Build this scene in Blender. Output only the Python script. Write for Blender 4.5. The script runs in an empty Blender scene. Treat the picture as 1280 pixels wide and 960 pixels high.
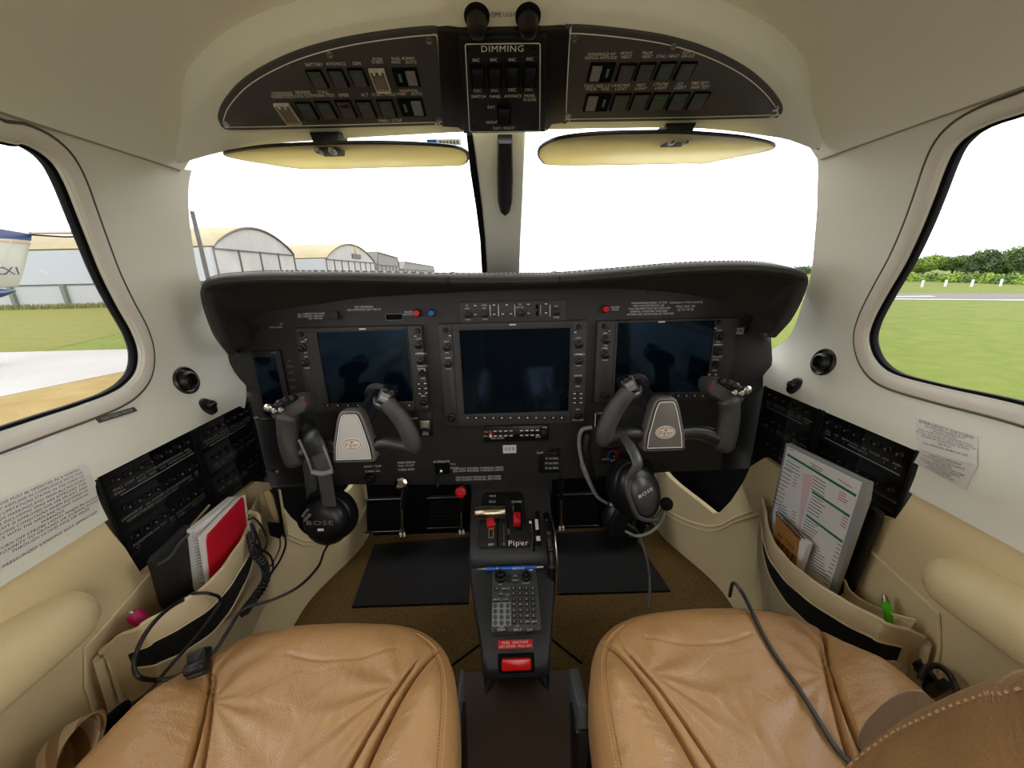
import bpy, bmesh, math, random
from mathutils import Vector, Matrix, noise
from mathutils.geometry import delaunay_2d_cdt
random.seed(7)
PI = math.pi
V = Vector
COL = bpy.context.scene.collection

# ------------------------------------------------------------------ camera geometry
F = 470.0
CAM = V((-0.0126, 0, 0))
PITCH, ROLL, YAW = (math.radians(a) for a in (16.4, 1.297, 1.167))

def ray(px, py):
    u = (px - 640) / F; v = (py - 480) / F
    c, s = math.cos(ROLL), math.sin(ROLL)
    u, v = c*u - s*v, s*u + c*v
    x, y, z = u, math.cos(PITCH) - v*math.sin(PITCH), -math.sin(PITCH) - v*math.cos(PITCH)
    c, s = math.cos(YAW), math.sin(YAW)
    return V((c*x + s*y, -s*x + c*y, z))

def at(px, py, X=None, Y=None, Z=None):
    """the point of a wall, bulkhead or floor plane that a measured image point lies on"""
    d = ray(px, py)
    if Y is not None: return CAM + d * (Y / d.y)
    if X is not None: return CAM + d * ((X - CAM.x) / d.x)
    return CAM + d * (Z / d.z)

# ------------------------------------------------------------------ materials
def lin(c):
    return tuple(((x/255)/12.92 if x/255 <= .04045 else (((x/255)+.055)/1.055)**2.4) for x in c) + (1,)

MATS = {}
def mat(name, rgb, rough=.5, metal=0, bump=None, var=None, spec=.5, coat=0, emit=None, sheen=0, trans=None, crease=None):
    """rgb in 0-255; bump=(scale,strength,kind); var=(scale,amount,rgb2)"""
    if name in MATS: return MATS[name]
    m = bpy.data.materials.new(name); m.use_nodes = True
    nt = m.node_tree; n = nt.nodes; b = n['Principled BSDF']
    b.inputs['Base Color'].default_value = lin(rgb)
    b.inputs['Roughness'].default_value = rough
    b.inputs['Metallic'].default_value = metal
    b.inputs['Specular IOR Level'].default_value = spec
    b.inputs['Coat Weight'].default_value = coat
    if sheen: b.inputs['Sheen Weight'].default_value = sheen
    if emit: b.inputs['Emission Color'].default_value = lin(rgb); b.inputs['Emission Strength'].default_value = emit
    tc = n.new('ShaderNodeTexCoord')
    if var:
        t = n.new('ShaderNodeTexNoise'); t.inputs['Scale'].default_value = var[0]; t.inputs['Detail'].default_value = 6
        r = n.new('ShaderNodeValToRGB'); r.color_ramp.elements[0].position = .35; r.color_ramp.elements[1].position = .65
        r.color_ramp.elements[0].color = lin(rgb); r.color_ramp.elements[1].color = lin(var[1])
        nt.links.new(tc.outputs['Object'], t.inputs['Vector']); nt.links.new(t.outputs['Fac'], r.inputs['Fac'])
        nt.links.new(r.outputs['Color'], b.inputs['Base Color'])
    last = None
    if bump:
        k = bump[2] if len(bump) > 2 else 'noise'
        if k == 'voronoi':
            t = n.new('ShaderNodeTexVoronoi'); t.feature = 'DISTANCE_TO_EDGE' if len(bump) > 3 else 'F1'; out = t.outputs['Distance']
        elif k == 'weave':
            t = n.new('ShaderNodeTexChecker'); out = t.outputs['Fac']
        elif k == 'wave':
            t = n.new('ShaderNodeTexWave'); out = t.outputs['Fac']
        else:
            t = n.new('ShaderNodeTexNoise'); t.inputs['Detail'].default_value = 4; out = t.outputs['Fac']
        t.inputs['Scale'].default_value = bump[0]
        nt.links.new(tc.outputs['Object'], t.inputs['Vector'])
        bp = n.new('ShaderNodeBump'); bp.inputs['Strength'].default_value = bump[1]; bp.inputs['Distance'].default_value = .002
        nt.links.new(out, bp.inputs['Height']); last = bp
        nt.links.new(bp.outputs['Normal'], b.inputs['Normal'])
    if crease:  # (scale, strength, distance)
        ns = n.new('ShaderNodeTexNoise'); ns.inputs['Scale'].default_value = crease[0]*.6; ns.inputs['Detail'].default_value = 2
        mx = n.new('ShaderNodeMixRGB'); mx.inputs['Fac'].default_value = .12
        nt.links.new(tc.outputs['Object'], ns.inputs['Vector']); nt.links.new(tc.outputs['Object'], mx.inputs['Color1']); nt.links.new(ns.outputs['Color'], mx.inputs['Color2'])
        t = n.new('ShaderNodeTexVoronoi'); t.feature = 'DISTANCE_TO_EDGE'; t.inputs['Scale'].default_value = crease[0]
        nt.links.new(mx.outputs['Color'], t.inputs['Vector'])
        r = n.new('ShaderNodeValToRGB'); r.color_ramp.elements[1].position = .06
        nt.links.new(t.outputs['Distance'], r.inputs['Fac'])
        msk = n.new('ShaderNodeTexNoise'); msk.inputs['Scale'].default_value = 7
        nt.links.new(tc.outputs['Object'], msk.inputs['Vector'])
        mr = n.new('ShaderNodeValToRGB'); mr.color_ramp.elements[0].position = .45; mr.color_ramp.elements[1].position = .62
        nt.links.new(msk.outputs['Fac'], mr.inputs['Fac'])
        mm = n.new('ShaderNodeMixRGB'); mm.inputs['Color1'].default_value = (1, 1, 1, 1)
        nt.links.new(mr.outputs['Color'], mm.inputs['Fac']); nt.links.new(r.outputs['Color'], mm.inputs['Color2'])
        bp = n.new('ShaderNodeBump'); bp.inputs['Strength'].default_value = crease[1]; bp.inputs['Distance'].default_value = crease[2]
        nt.links.new(mm.outputs['Color'], bp.inputs['Height'])
        if last: nt.links.new(last.outputs['Normal'], bp.inputs['Normal'])
        nt.links.new(bp.outputs['Normal'], b.inputs['Normal'])
    if trans is not None:
        out = n['Material Output']
        tr = n.new('ShaderNodeBsdfTranslucent'); tr.inputs['Color'].default_value = lin(rgb)
        ms = n.new('ShaderNodeMixShader'); ms.inputs['Fac'].default_value = trans
        nt.links.new(b.outputs[0], ms.inputs[1]); nt.links.new(tr.outputs[0], ms.inputs[2]); nt.links.new(ms.outputs[0], out.inputs['Surface'])
    MATS[name] = m
    return m

def glass(name, tint=(255, 255, 255), refl=.06):
    if name in MATS: return MATS[name]
    m = bpy.data.materials.new(name); m.use_nodes = True
    nt = m.node_tree; n = nt.nodes; n.remove(n['Principled BSDF'])
    t = n.new('ShaderNodeBsdfTransparent'); t.inputs['Color'].default_value = lin(tint)
    g = n.new('ShaderNodeBsdfGlossy'); g.inputs['Roughness'].default_value = .02
    fr = n.new('ShaderNodeFresnel'); fr.inputs['IOR'].default_value = 1.3
    ms = n.new('ShaderNodeMixShader')
    nt.links.new(fr.outputs[0], ms.inputs['Fac']); nt.links.new(t.outputs[0], ms.inputs[1]); nt.links.new(g.outputs[0], ms.inputs[2])
    nt.links.new(ms.outputs[0], n['Material Output'].inputs['Surface'])
    MATS[name] = m
    return m

# ------------------------------------------------------------------ frames
class Fr:
    """flat frame: origin, u, v in the surface, n towards the viewer"""
    def __init__(s, o, u, v):
        s.o = V(o); s.u = V(u).normalized(); v = V(v)
        s.n = s.u.cross(v).normalized(); s.v = s.n.cross(s.u)
    def __call__(s, a, b, c=0.): return s.o + s.u*a + s.v*b + s.n*c
    def px(s, x, y, c=0.):
        d = ray(x, y); p = s.o + s.n*c; t = (p - CAM).dot(s.n) / d.dot(s.n)
        q = CAM + d*t - s.o
        return q.dot(s.u), q.dot(s.v)
    def k(s, x, y):
        a = s.px(x-.5, y); b = s.px(x+.5, y); return math.hypot(a[0]-b[0], a[1]-b[1])
    def ky(s, x, y):
        a = s.px(x, y-.5); b = s.px(x, y+.5); return math.hypot(a[0]-b[0], a[1]-b[1])
    def moved(s, a, b, c=0, rot=0):
        f = Fr(s(a, b, c), s.u*math.cos(rot) + s.v*math.sin(rot), s.v*math.cos(rot) - s.u*math.sin(rot)); return f

# ------------------------------------------------------------------ glyphs
GLY = {}
def _glyphs():
    cu = bpy.data.curves.new('g', 'FONT'); cu.resolution_u = 2; cu.offset = 0
    ob = bpy.data.objects.new('g', cu); COL.objects.link(ob)
    def mesh(t):
        cu.body = t; bpy.context.view_layer.update()
        dg = bpy.context.evaluated_depsgraph_get(); return bpy.data.meshes.new_from_object(ob.evaluated_get(dg))
    def w(me): return max(v.co.x for v in me.vertices) - min(v.co.x for v in me.vertices)
    h = mesh('H'); GLY['cap'] = max(v.co.y for v in h.vertices); hh = w(mesh('HH'))
    for ch in "ABCDEFGHIJKLMNOPQRSTUVWXYZabcdefghijklmnopqrstuvwxyz0123456789/-.,:&()+*'":
        me = mesh(ch); adv = w(mesh('H' + ch + 'H')) - hh
        GLY[ch] = ([(v.co.x, v.co.y) for v in me.vertices], [tuple(p.vertices) for p in me.polygons], adv)
        bpy.data.meshes.remove(me)
    bpy.data.objects.remove(ob); bpy.data.curves.remove(cu)
_glyphs()

# ------------------------------------------------------------------ mesh builder
def catmull(pts, n=8, closed=False):
    pts = [V(p) for p in pts]; out = []
    m = len(pts); rng = range(m if closed else m-1)
    for i in rng:
        if closed: p0, p1, p2, p3 = pts[i-1], pts[i], pts[(i+1) % m], pts[(i+2) % m]
        else: p0, p1, p2, p3 = pts[max(i-1, 0)], pts[i], pts[i+1], pts[min(i+2, m-1)]
        for k in range(n):
            t = k/n
            out.append(.5*((2*p1) + (p2-p0)*t + (2*p0-5*p1+4*p2-p3)*t*t + (3*p1-p0-3*p2+p3)*t**3))
    if not closed: out.append(pts[-1])
    return out

def inset(poly, d):
    """poly CCW list of 2d; d>0 moves inward"""
    n = len(poly); out = []
    ar = sum(poly[i][0]*poly[(i+1) % n][1] - poly[(i+1) % n][0]*poly[i][1] for i in range(n))
    sg = 1 if ar > 0 else -1
    for i in range(n):
        p, q, r = poly[i-1], poly[i], poly[(i+1) % n]
        e1 = V((q[0]-p[0], q[1]-p[1])); e2 = V((r[0]-q[0], r[1]-q[1]))
        if e1.length < 1e-9 or e2.length < 1e-9: out.append(tuple(q)); continue
        e1.normalize(); e2.normalize()
        n1 = V((-e1.y, e1.x)); n2 = V((-e2.y, e2.x)); b = n1 + n2
        if b.length < 1e-6: out.append(tuple(q)); continue
        b.normalize(); c = max(.4, b.dot(n1))
        out.append((q[0] + b.x*d*sg/c, q[1] + b.y*d*sg/c))
    return out

def rrect(a0, a1, b0, b1, r, n=4):
    a0, a1 = min(a0, a1), max(a0, a1); b0, b1 = min(b0, b1), max(b0, b1)
    r = min(r, (a1-a0)/2.01, (b1-b0)/2.01); out = []
    for cx, cy, t0 in ((a1-r, b1-r, 0), (a0+r, b1-r, 1), (a0+r, b0+r, 2), (a1-r, b0+r, 3)):
        for k in range(n+1):
            t = (t0 + k/n)*PI/2; out.append((cx + r*math.cos(t), cy + r*math.sin(t)))
    return out

class MB:
    def __init__(s): s.v = []; s.f = []; s.m = []; s.mats = []
    def mi(s, m):
        if m not in s.mats: s.mats.append(m)
        return s.mats.index(m)
    def add(s, vs, fs, m):
        o = len(s.v); i = s.mi(m)
        s.v += [V(p) for p in vs]; s.f += [tuple(o+k for k in f) for f in fs]; s.m += [i]*len(fs)
    def rings(s, rings, m, closed=True, cap0=True, cap1=True, loop=False):
        n = len(rings[0]); vs = [p for r in rings for p in r]; fs = []
        R = len(rings)
        for i in range(R if loop else R-1):
            j = (i+1) % R
            for k in range(n if closed else n-1):
                q = (k+1) % n
                fs.append((i*n+k, i*n+q, j*n+q, j*n+k))
        if cap0 and not loop: fs.append(tuple(range(n-1, -1, -1)))
        if cap1 and not loop: fs.append(tuple((R-1)*n + k for k in range(n)))
        s.add(vs, fs, m)
    def prism(s, fr, poly, c0, c1, m, bev=0, cap0=False):
        rs = [[fr(a, b, c0) for a, b in poly]]
        if bev:
            rs.append([fr(a, b, c1-bev) for a, b in poly])
            rs.append([fr(a, b, c1-bev*.3) for a, b in inset(poly, bev*.3)])
            rs.append([fr(a, b, c1) for a, b in inset(poly, bev)])
        else: rs.append([fr(a, b, c1) for a, b in poly])
        s.rings(rs, m, cap0=cap0)
    def box(s, fr, a0, a1, b0, b1, c0, c1, m, r=0, bev=0):
        s.prism(fr, rrect(a0, a1, b0, b1, r) if r else [(min(a0,a1), min(b0,b1)), (max(a0,a1), min(b0,b1)), (max(a0,a1), max(b0,b1)), (min(a0,a1), max(b0,b1))], c0, c1, m, bev, cap0=True)
    def frame(s, fr, poly, w, c0, c1, m):
        """flat ring of width w inside poly"""
        q = inset(poly, w)
        s.rings([[fr(a, b, c0) for a, b in poly], [fr(a, b, c1) for a, b in poly], [fr(a, b, c1) for a, b in q], [fr(a, b, c0) for a, b in q]], m, loop=True)
    def lathe(s, fr, a, b, prof, m, seg=20, sx=1, sy=1, cap0=False, cap1=True):
        s.rings([[fr(a + r*sx*math.cos(2*PI*k/seg), b + r*sy*math.sin(2*PI*k/seg), c) for k in range(seg)] for r, c in prof], m, cap0=cap0, cap1=cap1)
    def tube(s, path, rad, m, seg=8, closed=False, flat=None, up=None):
        path = [V(p) for p in path]; n = len(path)
        rad = rad if isinstance(rad, (list, tuple)) else [rad]*n
        if len(rad) != n: rad = [rad[int(i*(len(rad)-1)/(n-1))] + (rad[min(int(i*(len(rad)-1)/(n-1))+1, len(rad)-1)] - rad[int(i*(len(rad)-1)/(n-1))])*((i*(len(rad)-1)/(n-1)) % 1) for i in range(n)]
        rings = []; N = None
        for i in range(n):
            if closed: t = path[(i+1) % n] - path[i-1]
            else: t = path[min(i+1, n-1)] - path[max(i-1, 0)]
            if t.length < 1e-9: t = V((0, 0, 1))
            t.normalize()
            if N is None:
                N = (V(up) if up is not None else (V((0, 0, 1)) if abs(t.z) < .9 else V((1, 0, 0))))
            N = (N - t*N.dot(t)).normalized(); B = t.cross(N)
            r = rad[i]; fx = flat if flat else 1
            rings.append([path[i] + N*(r*fx*math.cos(2*PI*k/seg)) + B*(r*math.sin(2*PI*k/seg)) for k in range(seg)])
        s.rings(rings, m, loop=closed)
    def grid(s, rows, m, closed=False):
        s.rings(rows, m, closed=closed, cap0=False, cap1=False)
    def text(s, mp, t, a, b, h, m, align='c', rot=0, wide=1, c=.0005):
        k = h / GLY['cap']
        w = sum((GLY[ch][2]+.05 if ch in GLY else .3) for ch in t)*k*wide
        x = {'c': -w/2, 'l': 0, 'r': -w}[align]
        ca, sa = math.cos(rot), math.sin(rot)
        for ch in t:
            if ch in GLY:
                vs, fs, adv = GLY[ch]
                P = [((x + vx*k*wide), (vy*k - h/2)) for vx, vy in vs]
                s.add([mp(a + p*ca - q*sa, b + p*sa + q*ca, c) for p, q in P], fs, m)
                x += (adv+.05)*k*wide
            else: x += .3*k*wide
    def ellipsoid(s, c, r, m, seg=20, rg=12, M=None):
        rows = []
        for i in range(1, rg):
            t = PI*i/rg
            rows.append([V((r[0]*math.sin(t)*math.cos(2*PI*k/seg), r[1]*math.sin(t)*math.sin(2*PI*k/seg), r[2]*math.cos(t))) for k in range(seg)])
        rows = [[V(c) + (M @ p if M else p) for p in rr] for rr in rows]
        s.rings(rows, m)
    def build(s, name, parent=None, smooth=38, label=None, recalc=True, thick=None):
        me = bpy.data.meshes.new(name)
        base = V((0, 0, 0)); 
        lo = [min(p[i] for p in s.v) for i in range(3)]; hi = [max(p[i] for p in s.v) for i in range(3)]
        o = V(((lo[0]+hi[0])/2, (lo[1]+hi[1])/2, lo[2]))
        me.from_pydata([p - o for p in s.v], [], s.f)
        for mm in s.mats: me.materials.append(mm)
        me.polygons.foreach_set('material_index', s.m)
        bm = bmesh.new(); bm.from_mesh(me)
        bmesh.ops.remove_doubles(bm, verts=bm.verts, dist=1e-6)
        if recalc: bmesh.ops.recalc_face_normals(bm, faces=bm.faces)
        if thick: bmesh.ops.solidify(bm, geom=bm.faces[:], thickness=thick)
        bm.to_mesh(me); bm.free()
        if smooth:
            me.shade_smooth(); me.set_sharp_from_angle(angle=math.radians(smooth))
        ob = bpy.data.objects.new(name, me); COL.objects.link(ob)
        if parent is not None:
            w = V((0, 0, 0)); p = parent
            while p is not None: w += p.location; p = p.parent
            ob.parent = parent; ob.location = o - w
        else: ob.location = o
        if label: ob['label'] = label
        return ob

def thing(name, label, cat, loc, group=None):
    o = bpy.data.objects.new(name, None); COL.objects.link(o); o.location = V(loc); o.empty_display_size = .05
    o['label'] = label; o['category'] = cat
    if group: o['group'] = group
    return o
def tag(o, label, cat, group=None):
    o['label'] = label; o['category'] = cat
    if group: o['group'] = group
    return o
def struct(o, label=None):
    o['kind'] = 'structure'
    if label: o['label'] = label
    return o
def knob(fr, a, b, r, h, m, name='knob', parent=None, c=0., two=True, mark=None):
    k = MB()
    if two: k.lathe(fr, a, b, [(r*1.05, c), (r*1.05, c+h*.45), (r*.95, c+h*.5), (r*.62, c+h*.5), (r*.6, c+h*.95), (r*.5, c+h), (.0001, c+h)], m, 16)
    else: k.lathe(fr, a, b, [(r*1.05, c), (r, c+h*.8), (r*.85, c+h), (.0001, c+h)], m, 16)
    if mark: k.box(fr, a-r*.08, a+r*.08, b, b+r*.6, c+h, c+h+.0004, mark)
    return k.build(name, parent)
def screw(fr, a, b, r, parent, c=0., m=None):
    k = MB(); k.lathe(fr, a, b, [(r, c), (r*.9, c+r*.35), (r*.45, c+r*.4), (r*.4, c+r*.1), (.0001, c+r*.1)], m or STEEL, 14)
    return k.build('screw', parent)

# palette
OFFW = mat('offwhite_headliner', (232, 232, 218), .75, bump=(420, .25), spec=.3)
CEIL = mat('ceiling_fabric', (242, 240, 227), .9, bump=(900, .3), spec=.15)
CREAM = mat('cream_leather', (222, 203, 158), .55, bump=(500, .3), spec=.35)
CREAM2 = mat('cream_piping', (226, 210, 172), .5)
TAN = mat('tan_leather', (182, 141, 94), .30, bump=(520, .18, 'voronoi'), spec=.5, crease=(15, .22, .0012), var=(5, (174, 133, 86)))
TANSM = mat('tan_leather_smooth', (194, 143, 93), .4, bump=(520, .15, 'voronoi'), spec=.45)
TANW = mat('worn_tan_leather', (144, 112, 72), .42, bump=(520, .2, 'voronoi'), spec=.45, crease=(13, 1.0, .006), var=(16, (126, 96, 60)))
STITCH = mat('tan_thread', (150, 105, 62), .8)
STITCHL = mat('light_thread', (216, 176, 124), .8)
PANEL = mat('panel_charcoal', (46, 45, 44), .5, bump=(1500, .15), spec=.35)
PANELB = mat('panel_black', (22, 22, 23), .5, bump=(1500, .15), spec=.35)
BEZ = mat('bezel_dark_grey', (58, 55, 53), .5, spec=.35)
BLACK = mat('black_plastic', (16, 16, 17), .38, spec=.45)
BLACKM = mat('black_matte', (10, 10, 11), .85, spec=.15)
GLARE = mat('glareshield_vinyl', (58, 55, 52), .6, bump=(700, .4), spec=.3)
SCREEN = mat('screen_glass', (5, 13, 22), .07, spec=.6)
SCREEN.node_tree.nodes['Principled BSDF'].inputs['Specular Tint'].default_value = (.24, .45, .85, 1)
WHITE = mat('white_lettering', (228, 228, 222), .7)
DIM = mat('grey_lettering', (128, 128, 124), .7)
STEEL = mat('steel', (190, 188, 182), .28, metal=1)
CHROME = mat('chrome', (232, 230, 225), .12, metal=1)
GREY = mat('grey_plastic', (120, 120, 118), .45)
RED = mat('red_plastic', (196, 20, 30), .4)
REDP = mat('red_paper', (198, 16, 40), .45)
BLUE = mat('blue_plastic', (30, 90, 160), .4)
GREEN = mat('dim_green_legend', (70, 118, 100), .5)
PAPER = mat('white_paper', (226, 226, 224), .8)
INK = mat('dark_ink', (45, 45, 48), .8)
# ================================================================== cabin shell
SEC = catmull([(.570, -.328, 0), (.575, -.30, 0), (.577, -.262, 0), (.583, -.238, 0), (.598, -.216, 0), (.610, -.19, 0), (.615, -.16, 0), (.614, -.11, 0), (.604, -.04, 0),
               (.588, .04, 0), (.566, .12, 0), (.54, .178, 0), (.49, .222, 0), (.40, .256, 0), (.28, .278, 0), (.14, .288, 0), (0, .291, 0)], 6)
SEC = [(p.x, p.y) for p in SEC]
ARC = [0.]
for i in range(1, len(SEC)): ARC.append(ARC[-1] + math.hypot(SEC[i][0]-SEC[i-1][0], SEC[i][1]-SEC[i-1][1]))
def sec(s):
    s = max(0, min(ARC[-1]-1e-6, s))
    for i in range(1, len(ARC)):
        if ARC[i] >= s: break
    t = (s-ARC[i-1])/(ARC[i]-ARC[i-1]); a, b = SEC[i-1], SEC[i]
    x, z = a[0]+(b[0]-a[0])*t, a[1]+(b[1]-a[1])*t
    j0, j1 = max(0, i-2), min(len(SEC)-1, i+1)
    tx, tz = SEC[j1][0]-SEC[j0][0], SEC[j1][1]-SEC[j0][1]; L = math.hypot(tx, tz)
    return x, z, -tz/L, tx/L      # inward normal for the right-hand side
def sZ(z):
    for i in range(1, len(SEC)):
        if SEC[i][1] >= z: return ARC[i-1] + (ARC[i]-ARC[i-1])*(z-SEC[i-1][1])/(SEC[i][1]-SEC[i-1][1])
def SP(side, y, s, c=0.):
    x, z, nx, nz = sec(s); return V((side*(x + nx*c), y, z + nz*c))
def hitS(px, py, side):
    """(y, s) where a measured image point meets the cabin lining"""
    d = ray(px, py); ox, dx, dz = CAM.x*side, d.x*side, d.z
    best = None
    for i in range(1, len(SEC)):
        (ax, az), (bx, bz) = SEC[i-1], SEC[i]
        ex, ez = bx-ax, bz-az
        det = dx*(-ez) + dz*ex
        if abs(det) < 1e-12: continue
        rx, rz = ax-ox, az
        t = (rx*(-ez) + rz*ex)/det; w = (dx*rz - dz*rx)/det
        if t > 0 and -1e-6 <= w <= 1+1e-6:
            if best is None or t < best[0]: best = (t, ARC[i-1] + (ARC[i]-ARC[i-1])*w)
    if best is None: raise ValueError((px, py, side))
    return d.y*best[0], best[1]
def frS(side, y, s):
    x, z, nx, nz = sec(s); n = V((side*nx, 0, nz)); u = V((0, -side, 0))
    f = Fr(SP(side, y, s), u, n.cross(u)); return f

def inpoly(p, poly):
    c = False; j = len(poly)-1
    for i in range(len(poly)):
        if (poly[i][1] > p[1]) != (poly[j][1] > p[1]) and p[0] < (poly[j][0]-poly[i][0])*(p[1]-poly[i][1])/(poly[j][1]-poly[i][1]) + poly[i][0]: c = not c
        j = i
    return c
def resample(poly, d, closed=True):
    out = []; n = len(poly)
    for i in range(n if closed else n-1):
        a, b = V(poly[i][:2]), V(poly[(i+1) % n][:2]); k = max(1, int((b-a).length/d))
        for j in range(k): out.append(tuple(a.lerp(b, j/k)))
    return out
def skin(side, outer, holes, m, off=0., d=.014, mb=None):
    outer = resample(outer, d); holes = [resample(h, d) for h in holes]
    pts = []; edges = []
    for loop in [outer] + holes:
        o = len(pts); pts += loop; edges += [(o+i, o+(i+1) % len(loop)) for i in range(len(loop))]
    y0, y1 = min(p[0] for p in outer), max(p[0] for p in outer); s0, s1 = min(p[1] for p in outer), max(p[1] for p in outer)
    ny, ns = int((y1-y0)/(d*1.5)), int((s1-s0)/d)
    allb = pts[:]
    for i in range(1, ny):
        for j in range(1, ns):
            p = (y0+(y1-y0)*i/ny, s0+(s1-s0)*j/ns)
            if inpoly(p, outer) and not any(inpoly(p, h) for h in holes) and min((p[0]-q[0])**2+(p[1]-q[1])**2 for q in allb) > (d*.5)**2: pts.append(p)
    vs, es, fs, *_ = delaunay_2d_cdt([V(p) for p in pts], edges, [], 0, 1e-6)
    F2 = []
    for f in fs:
        c = (sum(vs[k].x for k in f)/3, sum(vs[k].y for k in f)/3)
        if inpoly(c, outer) and not any(inpoly(c, h) for h in holes): F2.append(tuple(f))
    mb = mb or MB(); mb.add([SP(side, p.x, p.y, off) for p in vs], F2, m); return mb
def orient(ob, inward):
    """make the face normals point to the cabin axis"""
    pass
def skin_build(mb, name, thick, side=0):
    me = bpy.data.meshes.new(name); me.from_pydata([tuple(p) for p in mb.v], [], mb.f)
    for mm in mb.mats: me.materials.append(mm)
    bm = bmesh.new(); bm.from_mesh(me); bmesh.ops.remove_doubles(bm, verts=bm.verts, dist=1e-6)
    bmesh.ops.recalc_face_normals(bm, faces=bm.faces); bm.faces.ensure_lookup_table()
    f = bm.faces[len(bm.faces)//2]
    if f.normal.dot(f.calc_center_median() - V((0, f.calc_center_median().y, -.1))) > 0: bmesh.ops.reverse_faces(bm, faces=bm.faces)
    if thick:
        vs = bm.verts[:]; bm.normal_update()
        nv = {v: bm.verts.new(v.co - v.normal*thick) for v in vs}
        for f in bm.faces[:]: bm.faces.new([nv[v] for v in reversed(f.verts)])
        for e in [e for e in bm.edges if e.is_boundary and e.verts[0] in nv and e.verts[1] in nv]:
            a, b = e.verts; bm.faces.new([a, b, nv[b], nv[a]])
        bmesh.ops.recalc_face_normals(bm, faces=bm.faces)
    bm.to_mesh(me); bm.free(); me.shade_smooth(); me.set_sharp_from_angle(angle=math.radians(40))
    ob = bpy.data.objects.new(name, me); COL.objects.link(ob); return ob

SEAM = sZ(.178); LIPR = sZ(-.318); LIPF = sZ(-.258)
WIN = {-1: [(0, 176), (28, 180), (52, 190), (72, 207), (86, 232), (98, 262), (114, 303), (131, 345), (150, 383), (168, 415), (176, 440), (174, 462), (162, 479), (140, 493), (100, 508), (60, 521), (0, 541)],
       1: [(1280, 141), (1240, 154), (1210, 168), (1190, 186), (1177, 212), (1163, 250), (1147, 290), (1128, 330), (1107, 366), (1090, 398), (1083, 422), (1088, 444), (1102, 461), (1125, 472), (1180, 486), (1230, 497), (1280, 509)]}
FRONT = {-1: [(240, 213), (236, 235), (236, 262), (240, 300), (246, 335), (254, 365), (266, 398), (283, 430), (297, 448), (306, 466), (308, 490), (306, 510)],
         1: [(1021, 196), (1022, 225), (1021, 262), (1018, 300), (1013, 345), (1001, 385), (988, 418), (972, 432), (960, 442), (955, 456), (954, 470), (954, 484)]}
winpoly = {}
for side, nm in ((-1, 'left'), (1, 'right')):
    w = [hitS(x, y, side) for x, y in WIN[side]]
    t, b = w[0], w[-1]
    w = w + [(b[0]-.12, b[1]-.001), (b[0]-.2, b[1]+.004), (b[0]-.235, b[1]+.03), (b[0]-.245, b[1]+.08), (b[0]-.22, t[1]-.06), (b[0]-.19, t[1]-.02), (b[0]-.14, t[1]+.003), (t[0]-.14, t[1]+.004)]
    w = [(p.x, p.y) for p in catmull([(a, c, 0) for a, c in w], 4, True)]
    winpoly[side] = w
    fr_ = [hitS(x, y, side) for x, y in FRONT[side]]
    fr_ = [(p.x, p.y) for p in catmull([(a, c, 0) for a, c in fr_], 4)]
    outer = [(-.60, LIPR), (-.60, SEAM), (.712, SEAM)] + fr_ + [(fr_[-1][0]-.008, LIPF), (.62, LIPF), (.476, LIPF), (.468, LIPF-.012), (.466, LIPR)]
    def rhole(ya, yb, sa, sb, r=.06): return rrect(ya, yb, sa, sb, r, 5)
    s0_, s1_ = sZ(-.16), sZ(.13)
    extra = [rhole(-.50, -.14, s0_, s1_)]
    mb = skin(side, outer, [w] + extra, OFFW, d=.018)
    ob = skin_build(mb, 'wall_' + nm, .015); struct(ob)
    # window: rubber seal, trim ring, pane
    win = bpy.data.objects.new('window_%d' % (1 if side < 0 else 2), None); COL.objects.link(win); win.location = SP(side, .35, sZ(-.17)); struct(win)
    wr = resample(w, .01)
    k = MB(); q = inset(wr, .0045)
    k.rings([[SP(side, a, c, -.003) for a, c in wr], [SP(side, a, c, -.006) for a, c in inset(wr, .003)], [SP(side, a, c, -.007) for a, c in q], [SP(side, a, c, -.017) for a, c in q], [SP(side, a, c, -.017) for a, c in wr]], BLACKM, loop=True); k.build('window_seal', win)
    k = MB(); o1, o2 = inset(wr, -.022), inset(wr, -.002)
    k.rings([[SP(side, a, c, .0) for a, c in o1], [SP(side, a, c, .003) for a, c in inset(wr, -.020)], [SP(side, a, c, .005) for a, c in inset(wr, -.012)], [SP(side, a, c, .003) for a, c in inset(wr, -.004)], [SP(side, a, c, -.004) for a, c in inset(wr, .001)], [SP(side, a, c, -.012) for a, c in inset(wr, .001)]], mat('window_trim_offwhite', (226, 220, 208), .5), cap0=False, cap1=False)
    k.build('window_frame', win)
    k = MB(); k.tube([SP(side, a, c, .001) for a, c in inset(wr, -.0225)], .0016, mat('seal_grey', (90, 84, 74), .6), 6, closed=True); k.build('frame_seam', win)
    k = skin(side, w, [], glass('clear_glass'), off=-.011, d=.05)
    k.build('pane', win)

# ceiling: between the two seams
k = MB(); rows = []
ss = [SEAM + (ARC[-1]-SEAM)*i/14 for i in range(15)]
for yy in [-.60 + 1.315*i/40 for i in range(41)]:
    rows.append([SP(-1, yy, s, .004) for s in ss] + [SP(1, yy, s, .004) for s in reversed(ss[:-1])])
k.grid(rows, CEIL); ob = skin_build(k, 'ceiling', .03); struct(ob)
for i, side in enumerate((-1, 1)):
    k = MB(); k.tube([SP(side, -.59+1.30*j/20, SEAM-.001, .002) for j in range(21)], .0022, mat('seam_shadow_gap', (168, 158, 138), .8), 6)
    struct(k.build('trim_%d' % (i+1)))

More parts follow.
